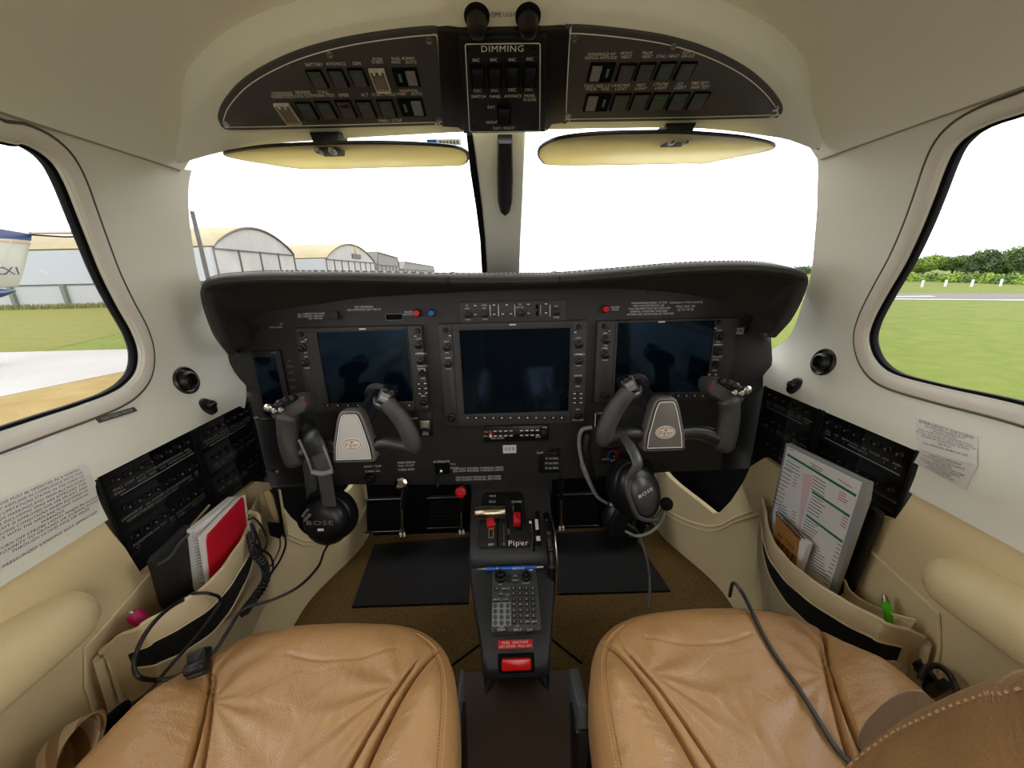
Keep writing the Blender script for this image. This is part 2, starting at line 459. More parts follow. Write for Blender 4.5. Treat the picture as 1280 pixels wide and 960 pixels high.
# ------------------------------------------------------------------ floor, bulkhead, liners
CARPET = mat('brown_carpet', (112, 88, 50), .95, bump=(900, 1.0), var=(260, (78, 60, 33)), spec=.1)
FL = Fr((0, 0, -.85), (1, 0, 0), (0, 1, 0))
k = MB(); k.box(FL, -.62, .62, -.9, 1.35, -.03, 0, CARPET); struct(k.build('floor'))
k = MB()
k.tube([FL(*FL.px(565, 832), .001), FL(*FL.px(600, 806), .001)], .0025, BLACKM, 6); k.tube([FL(*FL.px(684, 795), .001), FL(*FL.px(728, 830), .001)], .0025, BLACKM, 6)
tag(k.build('carpet_seam'), 'dark slit seam in the brown carpet beside the console foot', 'seam')
k = MB(); k.box(Fr((0, 1.32, 0), (1, 0, 0), (0, 0, 1)), -.62, .62, -.85, -.04, 0, .03, BLACKM); struct(k.build('wall_front'))
k = MB(); k.box(Fr((0, 1.10, 0), (1, 0, 0), (0, 0, 1)), -.475, .475, -.85, -.50, -.02, .0, BLACKM); struct(k.build('trim_15'))
k = MB(); k.box(Fr((0, -.87, 0), (-1, 0, 0), (0, 0, 1)), -.56, .56, -.85, -.22, -.03, 0, mat('bulkhead_tan', (120, 92, 62), .6)); struct(k.build('wall_back'))  # added unseen low partition, keeps outdoor ground out of the screen reflections
for i, side in enumerate((-1, 1)):
    k = MB(); fr = Fr((side*.60, 0, 0), (0, -side, 0), (0, 0, 1))
    a = sorted((-side*.80, -side*1.33)); k.prism(fr, [(a[0], -.85), (a[1], -.85), (a[1], -.25), (a[0], -.25)], -.01, 0, BLACKM, cap0=True)
    struct(k.build('trim_%d' % (i+3)))

# cream lower side lining (with the raised piping outline and the notch under the breaker panels)
def liningX(y, z):
    x = .568 + (.012 if z > -.34 else 0)
    if y > .80: t = min(1, (y-.80)/.28); x -= .075*t*t*(3-2*t)
    return x
prof = [(-.60, -.85), (-.60, -.318), (.466, -.318), (.470, -.37), (.478, -.425), (.60, -.425), (.75, -.428), (.790, -.455), (.803, -.50), (.835, -.58), (.862, -.632), (.88, -.648), (.92, -.642), (1.0, -.632), (1.08, -.622), (1.14, -.63), (1.17, -.66), (1.17, -.85)]
for i, side in enumerate((-1, 1)):
    pr2 = [(a, b) if not (side > 0 and -.43 < b < -.36) else (a, max(b, -.372) if a < .5 else max(b, -.410)) for a, b in prof]
    poly = resample(pr2, .03); pts = poly[:]; edges = [(j, (j+1) % len(poly)) for j in range(len(poly))]
    for a in range(1, 60):
        for b in range(1, 18):
            p = (-.60+1.77*a/60, -.85+.54*b/18)
            if inpoly(p, poly) and min((p[0]-q[0])**2+(p[1]-q[1])**2 for q in poly) > .012**2: pts.append(p)
    vs, es, fs, *_ = delaunay_2d_cdt([V(p) for p in pts], edges, [], 0, 1e-6)
    F2 = [tuple(f) for f in fs if inpoly((sum(vs[j].x for j in f)/3, sum(vs[j].y for j in f)/3), poly)]
    k = MB(); k.add([V((side*liningX(p.x, p.y), p.x, p.y)) for p in vs], F2, CREAM)
    ob = skin_build(k, 'wall_lower_' + ('left' if side < 0 else 'right'), .015); struct(ob)
    k = MB()
    X = lambda y, z, c=.002: V((side*(liningX(y, z)-c), y, z))
    for pa in ([(.70, -.50), (.80, -.60), (.88, -.69), (1.0, -.735), (1.14, -.74)], [(.70, -.515), (.80, -.615), (.88, -.705), (1.0, -.75), (1.14, -.755)]):
        k.tube([X(p.x, p.y) for p in catmull([(a, b, 0) for a, b in pa], 6)], .0018, CREAM2, 6)
    q = [(.62, -.40 if side < 0 else -.42), (.385, -.455), (.372, -.50), (.365, -.60), (.36, -.70)]
    k.tube([X(a, b) for a, b in q], .0022, CREAM2, 6)
    struct(k.build('trim_%d' % (i+5)))

# ------------------------------------------------------------------ windshield: two curved panes, seals, centre post
def WB(x): return V((x, 1.28 - .50*(abs(x)/.60)**2.2, -.06))
def WT(x): return V((x, .87 - .10*(abs(x)/.57)**2.2, .290 - .040*(abs(x)/.57)**3))
def WS(x, t, c=0.):
    b, tt = WB(x*1.045), WT(x)
    p = b.lerp(tt, t) + V((0, .10, .03))*math.sin(PI*t)*.35
    return p + V((0, c, c*.4))
for i, side in enumerate((-1, 1)):
    win = bpy.data.objects.new('window_%d' % (i+3), None); COL.objects.link(win); win.location = WS(side*.3, 0); struct(win)
    k = MB(); k.grid([[WS(side*(.045+.585*a/16), b/12) for a in range(17)] for b in range(13)], glass('clear_glass')); k.build('pane', win)
    k = MB()
    k.tube([WS(side*.632, b/12) for b in range(13)], .006, BLACKM, 8)
    k.tube([WS(side*(.05+.58*a/16), 1) for a in range(17)], .007, BLACKM, 8)
    k.build('window_seal', win)
# centre post
k = MB(); pl, pr = [], []
PT = Fr((0, .84, .235), (1, 0, 0), (0, -.40, .26))
postL = [(588, 150), (590, 175), (596, 215), (602, 260), (606, 300), (609, 352)]; postR = [(658, 150), (657, 175), (655, 215), (653, 260), (651, 300), (649, 352)]
A = [PT.px(*p) for p in postL]; B = [PT.px(*p) for p in postR]
A = [A[0]] + A; B = [B[0]] + B
poly = A + B[::-1]
k.prism(PT, poly, -.03, 0, OFFW, .006, cap0=True)
post = struct(k.build('trim_7'))
k = MB()
q = [PT.px(*p) for p in [(583, 168), (590, 168), (596, 215), (602, 260), (606, 300), (609, 352), (603, 352), (600, 300), (595, 260), (588, 215)]]
k.prism(PT, q, -.02, .001, BLACKM, cap0=True)
struct(k.build('trim_8'))
# black oblong fitting on the post
k = MB(); q = [PT.px(*p) for p in [(622, 168), (640, 168), (641, 215), (640, 245), (637, 258), (631, 263), (625, 258), (622, 245), (621, 215)]]
k.prism(PT, q, 0, .022, BLACK, .008)
tag(k.build('post_fitting'), 'black oblong rounded fitting on the white centre windshield post', 'fitting')

# ------------------------------------------------------------------ overhead housing
OH = Fr((0, .62, .205), (1, 0, 0), (0, -.12, .05))
hp = [(222, 206), (221, 188), (226, 160), (238, 136), (262, 104), (298, 74), (345, 51), (400, 34), (460, 21), (520, 13), (546, 8), (556, -6), (562, -26), (695, -30), (702, -8), (712, 5), (770, 10), (840, 22), (905, 43), (955, 71), (990, 104), (1012, 138), (1022, 166), (1025, 190),
      (985, 177), (950, 171), (880, 163), (800, 162), (640, 165), (560, 168), (420, 176), (320, 184), (262, 196)]
hp = [(p.x, p.y) for p in catmull([(a, b, 0) for a, b in hp], 3, True)]
HP = [OH.px(*p) for p in hp][::-1]
k = MB()
_n = len(HP)
def hring(d, c):
    q = inset(HP, d); out = []
    for i, (a, b) in enumerate(q):
        if d < 0:
            w_ = max(0, min(1, (HP[i][1]-.000)/.05)); a = HP[i][0] + (a-HP[i][0])*w_; b = HP[i][1] + (b-HP[i][1])*w_
        out.append(OH(a, b, c))
    return out
k.rings([hring(-.020, -.085), hring(-.018, -.040), hring(-.011, -.018), hring(-.004, -.006), hring(.002, -.001), hring(.006, 0)], OFFW, cap0=False, cap1=False)
_q = inset(HP, .006); _vs, _e, _fs, *_r = delaunay_2d_cdt([V(p) for p in _q], [(i, (i+1) % len(_q)) for i in range(len(_q))], [], 0, 1e-6)
k.add([OH(p.x, p.y, 0) for p in _vs], [tuple(f) for f in _fs if inpoly((sum(_vs[j].x for j in f)/3, sum(_vs[j].y for j in f)/3), _q)], OFFW)
oh = thing('overhead_housing', 'off-white moulded housing around the overhead switch panels', 'housing', OH(0, 0, 0))
k.build('surround', oh)
k = MB(); k.text(OH, 'DOME LIGHT', *OH.px(628, 17), OH.k(628, 17)*5.2, mat('brown_ink', (96, 80, 50), .8), wide=.8, c=.001); k.build('lettering', oh)
for j, x in enumerate((596, 660)):
    f = OH; a, b = f.px(x, 20)
    t = thing('dome_light_knob', 'black ribbed dome light knob, %s of the DOME LIGHT legend' % ('left' if j == 0 else 'right'), 'knob', f(a, b, 0), 'dome light knobs')
    k = MB(); r = f.k(x, 20)*13
    k.lathe(f, a, b, [(r*.95, 0), (r, .006), (r, .010), (r*.92, .014), (r*.82, .019), (r*.5, .021), (.0001, .021)], BLACK, 22); k.build('knob_body', t)
    k = MB(); k.lathe(f, a, b, [(r*1.25, -.001), (r*1.2, .003), (r*1.0, .004)], BLACKM, 22, cap1=False); k.build('bezel_ring', t)
# ================================================================== overhead switch panels
def px_poly(fr, pts, n=0, rev=True):
    if n: pts = [(p.x, p.y) for p in catmull([(a, b, 0) for a, b in pts], n, True)]
    q = [fr.px(*p) for p in pts]
    ar = sum(q[i][0]*q[(i+1) % len(q)][1] - q[(i+1) % len(q)][0]*q[i][1] for i in range(len(q)))
    return q if ar > 0 else q[::-1]

OHP = mat('overhead_panel_grey', (66, 64, 64), .5, bump=(1500, .15), spec=.35)
def rocker(parent, fr, x, y, w, h, kind, lean):
    if kind not in ('double', 'guard'): w = w+1
    a0 = fr.px(x-w/2, y)[0]; a1 = fr.px(x+w/2, y)[0]; b0 = fr.px(x, y+h/2)[1]; b1 = fr.px(x, y-h/2)[1]
    b1 = max(b1, b0+.008); mx = (a1-a0)
    k = MB(); k.frame(fr, rrect(a0, a1, b0, b1, .0015), .0012, .004, .0055, BLACKM)
    k.prism(fr, [(a0+.0018, b0+.0018), (a1-.0018, b0+.0018), (a1-.0018, b1-.0018), (a0+.0018, b1-.0018)], .004, .0055, BLACKM)
    sw = k.build('rocker_switch', parent)
    k = MB()
    if kind == 'double':
        m = a0 + mx*(.52 if lean > 0 else .48)
        lo, hi = ((m, a1-.003) if lean > 0 else (a0+.003, m))
        k.box(fr, lo, hi, b0+.003, b1-.003, .0050, .0078, GREY, bev=.0008)
        k.build('paddle', sw)
        k = MB(); c = (a0+.0075) if lean > 0 else (a1-.0075)
        k.box(fr, c-.0015, c+.0015, b0+(b1-b0)*.3, b1-(b1-b0)*.28, .0055, .0065, GREEN); k.build('indicator', sw)
    else:
        k.rings([[fr(a0+.003, b0+.003, .005), fr(a1-.003, b0+.003, .005), fr(a1-.003, b1-.003, .005), fr(a0+.003, b1-.003, .005)],
                 [fr(a0+.002, b0+.002, .0078), fr(a1-.002, b0+.002, .0078), fr(a1-.002, b1-.002, .0062), fr(a0+.002, b1-.002, .0062)]], mat('rocker_grey', (74, 74, 76), .4))
        k.build('paddle', sw)
        c = {'green': GREEN, 'bright': mat('green_legend', (62, 150, 92), .5), 'red': mat('dim_red_legend', (92, 24, 24), .5), 'guard': GREEN}[kind]
        k = MB(); bb = b1-.005; k.rings([[fr(a0+.0055, bb-.0045, .0073), fr(a1-.0055, bb-.0045, .0073), fr(a1-.0055, bb, .0070), fr(a0+.0055, bb, .0070)]], c); k.build('indicator', sw)
        if kind == 'guard':
            k = MB(); C = mat('clear_guard', (176, 160, 130), .15, spec=.8); C.node_tree.nodes['Principled BSDF'].inputs['Alpha'].default_value = .25; L = mat('clear_guard_edge', (205, 198, 186), .15, spec=.8)  # beige tint stands in for reflections on the clear plastic
            k.box(fr, a0+.001, a1-.001, b0-.002, b1+.001, .0088, .0098, C)
            for (p0, p1, q0, q1) in ((a0-.0004, a0+.0006, b0-.003, b1+.002), (a1-.0006, a1+.0004, b0-.003, b1+.002), (a0, a1, b0-.004, b0-.003), (a0, a1, b1, b1+.002)):
                k.box(fr, p0, p1, q0, q1, .006, .0100, L)
            for q in (.3, .7): k.box(fr, a0+(a1-a0)*q-.0015, a0+(a1-a0)*q+.0015, b1-.003, b1+.005, .0098, .0108, L)
            k.build('clear_guard', sw)
    return sw

def switch_panel(name, label, poly, scr, sws, texts, lean):
    t = thing(name, label, 'switch panel', OH(*OH.px(*poly[0]), 0))
    q = px_poly(OH, poly, 4)
    k = MB(); k.prism(OH, q, -.004, .004, OHP, .0015); k.build('faceplate', t)
    k = MB(); k.frame(OH, inset(q, .0058), .0011, .004, .0043, WHITE); k.build('border_line', t)
    for x, y in scr: a, b = OH.px(x, y); screw(OH, a, b, .0043, t, .004)
    for x, y, w, h, kd in sws: rocker(t, OH, x, y, w, h, kd, lean)
    k = MB()
    for s, x, y, h in texts: k.text(OH, s, *OH.px(x, y), OH.ky(x, y)*h*1.15, WHITE, c=.0044, wide=.92*OH.k(x, y)/OH.ky(x, y))
    k.build('lettering', t)
    return t
LP = [(273, 148), (273, 140), (280, 124), (300, 101), (330, 81), (372, 62), (425, 47), (485, 37), (535, 32), (548, 34), (554, 45), (557, 90), (559, 144), (555, 152), (540, 154), (400, 158), (300, 160), (280, 158)]
switch_panel('overhead_switch_panel', 'left overhead switch panel with battery, avionics, start and ignition switches', LP,
    [(413, 65), (536, 47), (548, 146), (283, 151)],
    [(397, 94, 19, 23, 'green'), (423, 93, 19, 23, 'green'), (448, 92, 19, 23, 'green'), (475, 93, 18, 23, 'guard'), (508, 92, 31, 23, 'double'),
     (360, 136, 18, 22, 'guard'), (384, 134, 19, 22, 'green'), (408, 133, 19, 22, 'green'), (433, 132, 19, 22, 'red'), (458, 132, 19, 22, 'green'), (484, 131, 19, 22, 'green'), (515, 130, 31, 22, 'double')],
    [('BATTERY', 393, 76.5, 3.2), ('AVIONICS', 420, 75.5, 3.2), ('GEN', 446, 75, 3.2), ('PUSH', 472, 69.5, 3), ('START', 472, 73.5, 3), ('FUEL PUMPS', 504, 69, 3.2), ('MAN', 495, 73.5, 3), ('AUTO', 514, 73.5, 3),
     ('OVERSPEED', 353, 113, 3), ('WARN TEST', 353, 117, 3), ('REVERSE', 379, 111.5, 3), ('LOCK OUT', 379, 116, 3), ('STALL', 404, 111, 3), ('WARN TEST', 405, 115.5, 3), ('EMER', 430, 115, 3.2), ('ALT', 456, 114.5, 3.2), ('START MODE', 480, 114.5, 3), ('IGNITION', 511, 109.5, 3), ('MAN', 502, 113.5, 3), ('AUTO', 521, 113.5, 3), ('MAN / STOP', 488, 147, 3.2), ('OFF', 477, 109, 2.6), ('OFF', 362, 151, 2.6)], 1)
RP = [(706, 36), (714, 30), (760, 33), (820, 41), (865, 52), (905, 68), (938, 87), (962, 108), (976, 127), (978, 137), (972, 143), (960, 145), (850, 148), (720, 150), (706, 150), (702, 143), (703, 90)]
switch_panel('overhead_switch_panel', 'right overhead switch panel with windshield heat, pitot and exterior light switches', RP,
    [(718, 45), (841, 55), (969, 132), (710, 141)],
    [(751, 86, 31, 24, 'double'), (782, 86, 20, 23, 'green'), (806, 85, 20, 23, 'green'), (831, 84, 20, 23, 'green'), (856, 84, 20, 23, 'green'),
     (746, 124, 31, 22, 'double'), (775, 123.5, 20, 22, 'green'), (799, 123, 20, 22, 'green'), (823, 122.5, 20, 22, 'bright'), (847, 122, 20, 22, 'green'), (872, 121.5, 20, 22, 'green')],
    [('WINDSHLD HT', 752, 63.5, 3.1), ('DEFOG ANTI-ICE', 751, 68, 3.1), ('PITOT', 783, 62.5, 3.1), ('HEAT', 783, 67, 3.1), ('PROP', 809, 62, 3.1), ('HEAT', 809, 66.5, 3.1), ('STALL HEAT', 834, 66, 3.1), ('SURF', 859, 60.5, 3.1), ('DE-ICE', 860, 65.5, 3.1),
     ('TAXI / REC LT', 746, 103.5, 3.1), ('PULSE', 739, 107.5, 3), ('TAXI', 756, 107.5, 3), ('LANDING', 776, 102.5, 3.1), ('LIGHT', 776, 107, 3.1), ('NAV', 801, 102, 3.1), ('LIGHT', 801, 106.5, 3.1), ('STROBE', 826, 101, 3.1), ('LIGHT', 826, 106, 3.1), ('ICE', 850, 101, 3.1), ('LIGHT', 850, 105.5, 3.1), ('FIRE DET/', 875, 100, 3), ('ANN TEST', 875, 105, 3)], -1)

# centre dimming panel
t = thing('dimming_panel', 'centre overhead DIMMING panel with four dimmer rockers and a day/night rocker', 'switch panel', OH(*OH.px(628, 158), 0))
k = MB(); q = px_poly(OH, [(546, 33), (560, 32), (575, 34), (683, 32), (700, 31), (712, 32), (706, 150), (690, 152), (684, 160), (580, 161), (572, 156), (553, 155)], 0)
k.prism(OH, q, -.004, .0052, BLACK, .002)
q = px_poly(OH, [(574, 38), (683, 36), (682, 158), (579, 160)], 0); k.prism(OH, q, .005, .010, BLACK, .003); k.build('housing_plate', t)
q = px_poly(OH, [(579, 44), (582, 41), (674, 40), (677, 43), (676, 153), (673, 156), (588, 157), (585, 154)], 0)
k = MB(); k.prism(OH, q, .008, .0115, PANELB, .0005); k.build('faceplate', t)
k = MB(); k.frame(OH, inset(q, .0015), .001, .0115, .0118, WHITE); k.build('border_line', t)
for x, y in ((586, 51), (668, 49), (593, 151), (668, 149)): a, b = OH.px(x, y); screw(OH, a, b, .0025, t, .0115, BLACK)
def dimmer(x, y, w, h):
    a0 = OH.px(x-w/2, y)[0]; a1 = OH.px(x+w/2, y)[0]; b0 = OH.px(x, y+h/2)[1]; b1 = OH.px(x, y-h/2)[1]
    k = MB(); k.frame(OH, rrect(a0, a1, b0, b1, .001), .0012, .0115, .014, BLACKM); sw = k.build('dimmer_rocker', t)
    bm = (b0+b1)/2; k = MB()
    k.rings([[OH(a0+.0025, b, c) for b, c in ((b0+.0025, .0125), (b0+.0025, .017), (bm, .0145), (b1-.0025, .017), (b1-.0025, .0125))], [OH(a1-.0025, b, c) for b, c in ((b0+.0025, .0125), (b0+.0025, .017), (bm, .0145), (b1-.0025, .017), (b1-.0025, .0125))]], BLACK)
    k.build('paddle', sw)
for x, y in ((597, 83), (618, 83), (640, 82), (662, 82)): dimmer(x, y, 18, 30)
dimmer(630, 132, 17, 24)
k = MB()
for s, x, y, h in [('DIMMING', 628, 49, 8), ('INC', 595, 63.5, 4), ('INC', 617, 63, 4), ('INC', 640, 63, 4), ('INC', 662, 62, 4), ('DEC', 597, 102.5, 4), ('DEC', 618.5, 102, 4), ('DEC', 640, 101.5, 4), ('DEC', 661, 101, 4), ('SWITCH', 598, 110, 3.6), ('PANEL', 619, 110, 3.6), ('AVIONICS', 641, 109.5, 3.6), ('PANEL', 662, 109, 3.6), ('FLOOD', 662, 114, 3.6), ('DAY', 614, 123.5, 3.6), ('NIGHT', 615, 143, 3.6), ('DAY / NIGHT', 630, 150.5, 3.4)]:
    k.text(OH, s, *OH.px(x, y), OH.ky(x, y)*h, WHITE, c=.0119, wide=.85*OH.k(x, y)/OH.ky(x, y) if s != 'DIMMING' else OH.k(x, y)/OH.ky(x, y))
k.build('lettering', t)

# ------------------------------------------------------------------ sun visors
VIS = mat('tinted_visor', (222, 212, 168), .3, trans=.55)
for j, (out, hx, hy, lab) in enumerate([
    ([(280, 192), (300, 187), (340, 182), (405, 179), (480, 178), (550, 181), (578, 186), (585, 195), (580, 204), (560, 206), (480, 208), (405, 210), (370, 209), (330, 203), (300, 198)], 406, 176, 'left tinted sun visor folded up below the left windshield top'),
    ([(673, 190), (680, 180), (700, 172), (740, 167), (790, 165), (850, 165), (920, 170), (955, 176), (968, 181), (960, 187), (915, 196), (880, 203), (860, 203), (760, 205), (690, 205), (677, 200)], 850, 164, 'right tinted sun visor folded up below the right windshield top')]):
    VZ = Fr((0, .72, .192), (1, 0, 0), (0, -1, -.10)); 
    if VZ.n.z > 0: VZ = Fr((0, .72, .192), (1, 0, 0), (0, 1, .10)); VZ.n = -VZ.n
    q = px_poly(VZ, out, 4)
    t = thing('sun_visor', lab, 'sun visor', VZ(*VZ.px(hx, hy), 0))
    k = MB(); k.prism(VZ, q, -.002, .002, VIS, .001, cap0=True); k.build('visor_plate', t)
    k = MB(); k.tube([VZ(a, b, 0) for a, b in q], .0024, BLACK, 6, closed=True); k.build('edge_strip', t)
    a, b = VZ.px(hx, hy+4); s = VZ.k(hx, hy)
    k = MB(); H = Fr(at(hx, hy+2, Y=.622), (1, 0, 0), (0, 0, 1))
    k.prism(H, [(-20*s, .014), (-16*s, -.002), (-14*s, -.010), (14*s, -.010), (16*s, -.002), (22*s, .014)], -.030, .0, BLACK, .003, cap0=True); k.build('hinge_bracket', t)
    for dx in (-10, 9): 
        k = MB(); k.lathe(H, dx*s, -.011, [(.003, -.01), (.0045, .001), (.0045, .006), (.003, .008), (.0001, .008)], STEEL, 12); k.build('screw', t)
# small blue and white sticker at the top of the left windshield
k = MB(); ST = Fr(WS(-.18, .9, -.006), (1, 0, 0), (0, -.45, .32))
a0, b1 = ST.px(533, 174); a1, b0 = ST.px(577, 181)
k.box(ST, a0, a1, b0, b1, 0, .0008, PAPER); k.box(ST, a0, a0+(a1-a0)*.28, b0, b1, .0008, .0012, BLUE)
for i in range(6): k.box(ST, a0+(a1-a0)*(.36+.1*i), a0+(a1-a0)*(.43+.1*i), b0+(b1-b0)*.2, b0+(b1-b0)*.8, .0008, .0012, GREY)
tag(k.build('windshield_sticker'), 'small blue and white sticker at the top of the left windshield', 'sticker')
# ================================================================== instrument panel
IP = Fr((0, .82, 0), (1, 0, 0), (0, 0, 1))
ip = thing('instrument_panel', 'charcoal aircraft instrument panel under the padded glareshield', 'instrument panel', (0, .82, -.55))
inner = [(288, 470), (284, 440), (286, 412), (298, 394), (318, 382), (352, 375), (400, 367), (440, 362), (500, 358), (560, 356), (640, 355), (700, 354), (780, 352), (850, 356), (900, 365), (930, 374), (952, 390), (964, 414), (966, 450)]
face = inner + [(955, 520), (935, 586), (840, 590), (690, 600), (690, 618), (594, 620), (594, 606), (440, 606), (300, 612)]
k = MB(); k.prism(IP, px_poly(IP, face), -.02, 0, PANEL, .002); k.build('panel_face', ip)
for x, y in ((443, 375), (567, 368), (631, 366), (708, 364), (810, 366), (322, 410), (922, 384), (576, 612), (298, 440), (829, 584), (841, 572), (612, 607), (639, 607), (672, 606), (666, 595), (557, 470), (729, 464)):
    a, b = IP.px(x, y); screw(IP, a, b, .0035, ip, 0, BLACK)
def tl(mb, s, x, y, h, m=WHITE, c=.0004, fr=IP, align='c', wide=1.): mb.text(fr, s, *fr.px(x, y, c), fr.ky(x, y)*h, m, align, c=c, wide=wide*.9)
k = MB()
for s, x, y, h in [('NO SMOKING', 455, 383.5, 2.6), ('USE APPROVED SEAT BELTS', 455, 387, 2.4), ('ALL OPS', 378, 393, 2.2), ('DAY VFR', 378, 396, 2.2), ('NIGHT IFR ICING', 394, 392, 2.2), ('VMO 188 KIAS', 394, 395, 2.2), ('VFE 118 KIAS', 394, 398, 2.2), ('MASTER', 511, 390, 2.2), ('CAUTION', 511, 393, 2.2),
                    ('MASTER', 769, 384, 2.2), ('WARN', 769, 387, 2.2), ('MANEUVERING SPEED 127 KIAS', 812, 378.5, 2.3), ('MAX FLAP EXTENSION 168', 811, 382, 2.3), ('THIS AIRCRAFT MUST BE OPERATED', 812, 385.5, 2.3), ('NORMAL CATEGORY AIRPLANE', 811, 389, 2.3), ('WITHIN THE LIMITATIONS OF THE POH', 813, 392.5, 2.3),
                    ('EMERGENCY STATIC SOURCE', 858, 378, 2.2), ('VMO VNE 190', 857, 383, 2.8), ('VS 75 VX 95', 857, 387, 2.8),
                    ('RIGHT TEMP', 466, 583, 2.4), ('CABIN AIR', 466, 589, 2.4), ('PARK BRAKE', 508, 578, 2.4), ('PULL TO SET', 508, 582, 2.2), ('CABIN TEMP', 508, 587, 2.2), ('ALTERNATE', 552, 577, 2.4), ('STATIC', 552, 580, 2.2), ('GUST LOCK', 345, 409, 2), ('ELT', 352, 405, 2), ('PULL', 566, 580, 2.2), ('OFF ON', 567, 585, 2.2)]:
    tl(k, s, x, y, h)
for y, w in ((585, 18), (588, 17), (596, 16), (599, 14)):
    a0, b = IP.px(598-w, y); a1, _ = IP.px(598+w, y)
    k.text(IP, 'DO NOT EXCEED TORQUE LIMITS' if y < 590 else 'SEE FLIGHT MANUAL SECTION', *IP.px(598, y), IP.ky(598, y)*2.3, WHITE, c=.0006)
for (x0, x1, y, w) in ((424, 486, 386, .8), (840, 878, 375.5, .5)):
    pass
k.build('lettering', ip)
for pl in ([(297, 524), (376, 524), (388, 603), (300, 610)], [(912, 505), (955, 484), (936, 585), (902, 587)]):
    k = MB(); k.prism(IP, px_poly(IP, pl), 0, .002, PANELB, .0005); k.build('side_subpanel', ip)  # added black plates paint in the dark shade at both panel ends
# annunciator buttons
for x, y, m, lab in ((522, 391, RED, 'red'), (756, 386, RED, 'red'), (540, 391, BLUE, 'blue')):
    a, b = IP.px(x, y); r = IP.k(x, y)*4.2
    k = MB(); k.lathe(IP, a, b, [(r*1.25, 0), (r*1.25, .004), (r*1.02, .005)], BLACK, 20, cap1=False); k.lathe(IP, a, b, [(r, .001), (r, .010), (r*.8, .0125), (.0001, .013)], m, 20); k.build('push_button', ip, label=lab+' push button')
# oblong black slot
k = MB(); a0, b0 = IP.px(483, 400); a1, b1 = IP.px(503, 392.5); k.prism(IP, rrect(a0, a1, b0, b1, .003), 0, .0015, BLACKM); k.frame(IP, rrect(a0-.001, a1+.001, b0-.001, b1+.001, .003), .001, 0, .002, DIM); k.build('sensor_slot', ip)
k = MB(); a0, b0 = IP.px(414, 399); a1, b1 = IP.px(424, 389); k.box(IP, a0, a1, b0, b1, 0, .012, PANEL, r=.001, bev=.001); k.build('sensor_block', ip)
# left placard rectangle on the right side
k = MB(); a0, b0 = IP.px(913, 419); a1, b1 = IP.px(935, 408.5); k.box(IP, a0, a1, b0, b1, 0, .004, BLACK, r=.002, bev=.001)
for s, x, y, h in (('STANDBY', 924, 411, 2.2), ('FUEL LB', 924, 413.8, 2.2), ('USABLE', 924, 416.5, 2.2)): tl(k, s, x, y, h, c=.0045)
k.build('placard_plate', ip)

# ------------------------------------------------------------------ flight displays
def rect(TLp, BRp, fr=IP):
    a0, b1 = fr.px(*TLp); a1, b0 = fr.px(*BRp); return a0, a1, b0, b1
def display(name, label, TLp, BRp, m0, m1, S, knobs, buttons, soft, texts, lines=()):
    a0, a1, b0, b1 = rect(TLp, BRp)
    t = thing(name, label, 'display', IP((a0+a1)/2, b0, 0))
    k = MB(); k.box(IP, a0, a1, b0, b1, 0, .007, BLACK, r=.004, bev=.001); k.build('mounting_plate', t)
    q0 = IP.px(m0, (TLp[1]+BRp[1])/2)[0]; q1 = IP.px(m1, (TLp[1]+BRp[1])/2)[0]
    k = MB(); k.box(IP, a0+.001, q0-.0006, b0+.001, b1-.001, .006, .011, BEZ, r=.003, bev=.001); k.build('knob_column', t); k = MB(); k.box(IP, q1+.0006, a1-.001, b0+.001, b1-.001, .006, .011, BEZ, r=.003, bev=.001); k.build('knob_column', t)
    s0, s1, c0, c1 = S
    k = MB(); k.frame(IP, [(q0, b0+.001), (q1, b0+.001), (q1, b1-.001), (q0, b1-.001)], .0, .006, .011, BEZ) if False else None
    # bezel built as four bars around the screen opening
    k.box(IP, q0, q1, c1, b1-.001, .006, .013, BEZ, bev=.001); k.box(IP, q0, q1, b0+.001, c0, .006, .013, BEZ, bev=.001)
    k.box(IP, q0, s0, c0, c1, .006, .0125, BEZ); k.box(IP, s1, q1, c0, c1, .006, .0125, BEZ)
    k.build('bezel', t)
    k = MB(); k.box(IP, s0-.001, s1+.001, c0-.001, c1+.001, .006, .0095, SCREEN); k.build('screen', t)
    for x, y, r in knobs:
        a, b = IP.px(x, y, .011); rr = IP.k(x, y)*r
        knob(IP, a, b, rr, .012 if r > 4 else .007, BLACK, 'knob', t, .011, two=r > 4)
    for x, y in buttons:
        a, b = IP.px(x, y, .011); s = IP.k(x, y)
        k = MB(); k.box(IP, a-2.7*s, a+2.7*s, b-1.6*s, b+1.6*s, .011, .0135, BLACK, r=.001, bev=.0005); k.box(IP, a-1.5*s, a+1.5*s, b-.5*s, b+.5*s, .0135, .0137, WHITE); k.build('button', t)
    x0, x1, y, n = soft
    for i in range(n):
        x = x0+(x1-x0)*i/(n-1); a, b = IP.px(x, y, .013); s = IP.k(x, y)
        k = MB(); k.box(IP, a-3.4*s, a+3.4*s, b-1.9*s, b+1.9*s, .013, .0155, BLACK, r=.001, bev=.0005)
        k.add([IP(a-1.5*s, b-.9*s, .0157), IP(a+1.5*s, b-.9*s, .0157), IP(a, b+1.1*s, .0157)], [(0, 1, 2)], WHITE); k.build('softkey', t)
    k = MB()
    for s, x, y, h in texts: tl(k, s, x, y, h, c=.0114)
    for x, y in lines: 
        a, b = IP.px(x, y, .011); s = IP.k(x, y); k.box(IP, a-4*s, a+4*s, b-.5*s, b+.5*s, .0111, .0114, WHITE)
    a, b = IP.px((m0+m1)/2, TLp[1]+1.8, .013); s = IP.k(640, 450); k.box(IP, a-4*s, a+4*s, b-.8*s, b+.8*s, .0131, .0134, WHITE)
    if k.v: k.build('lettering', t)
    return t
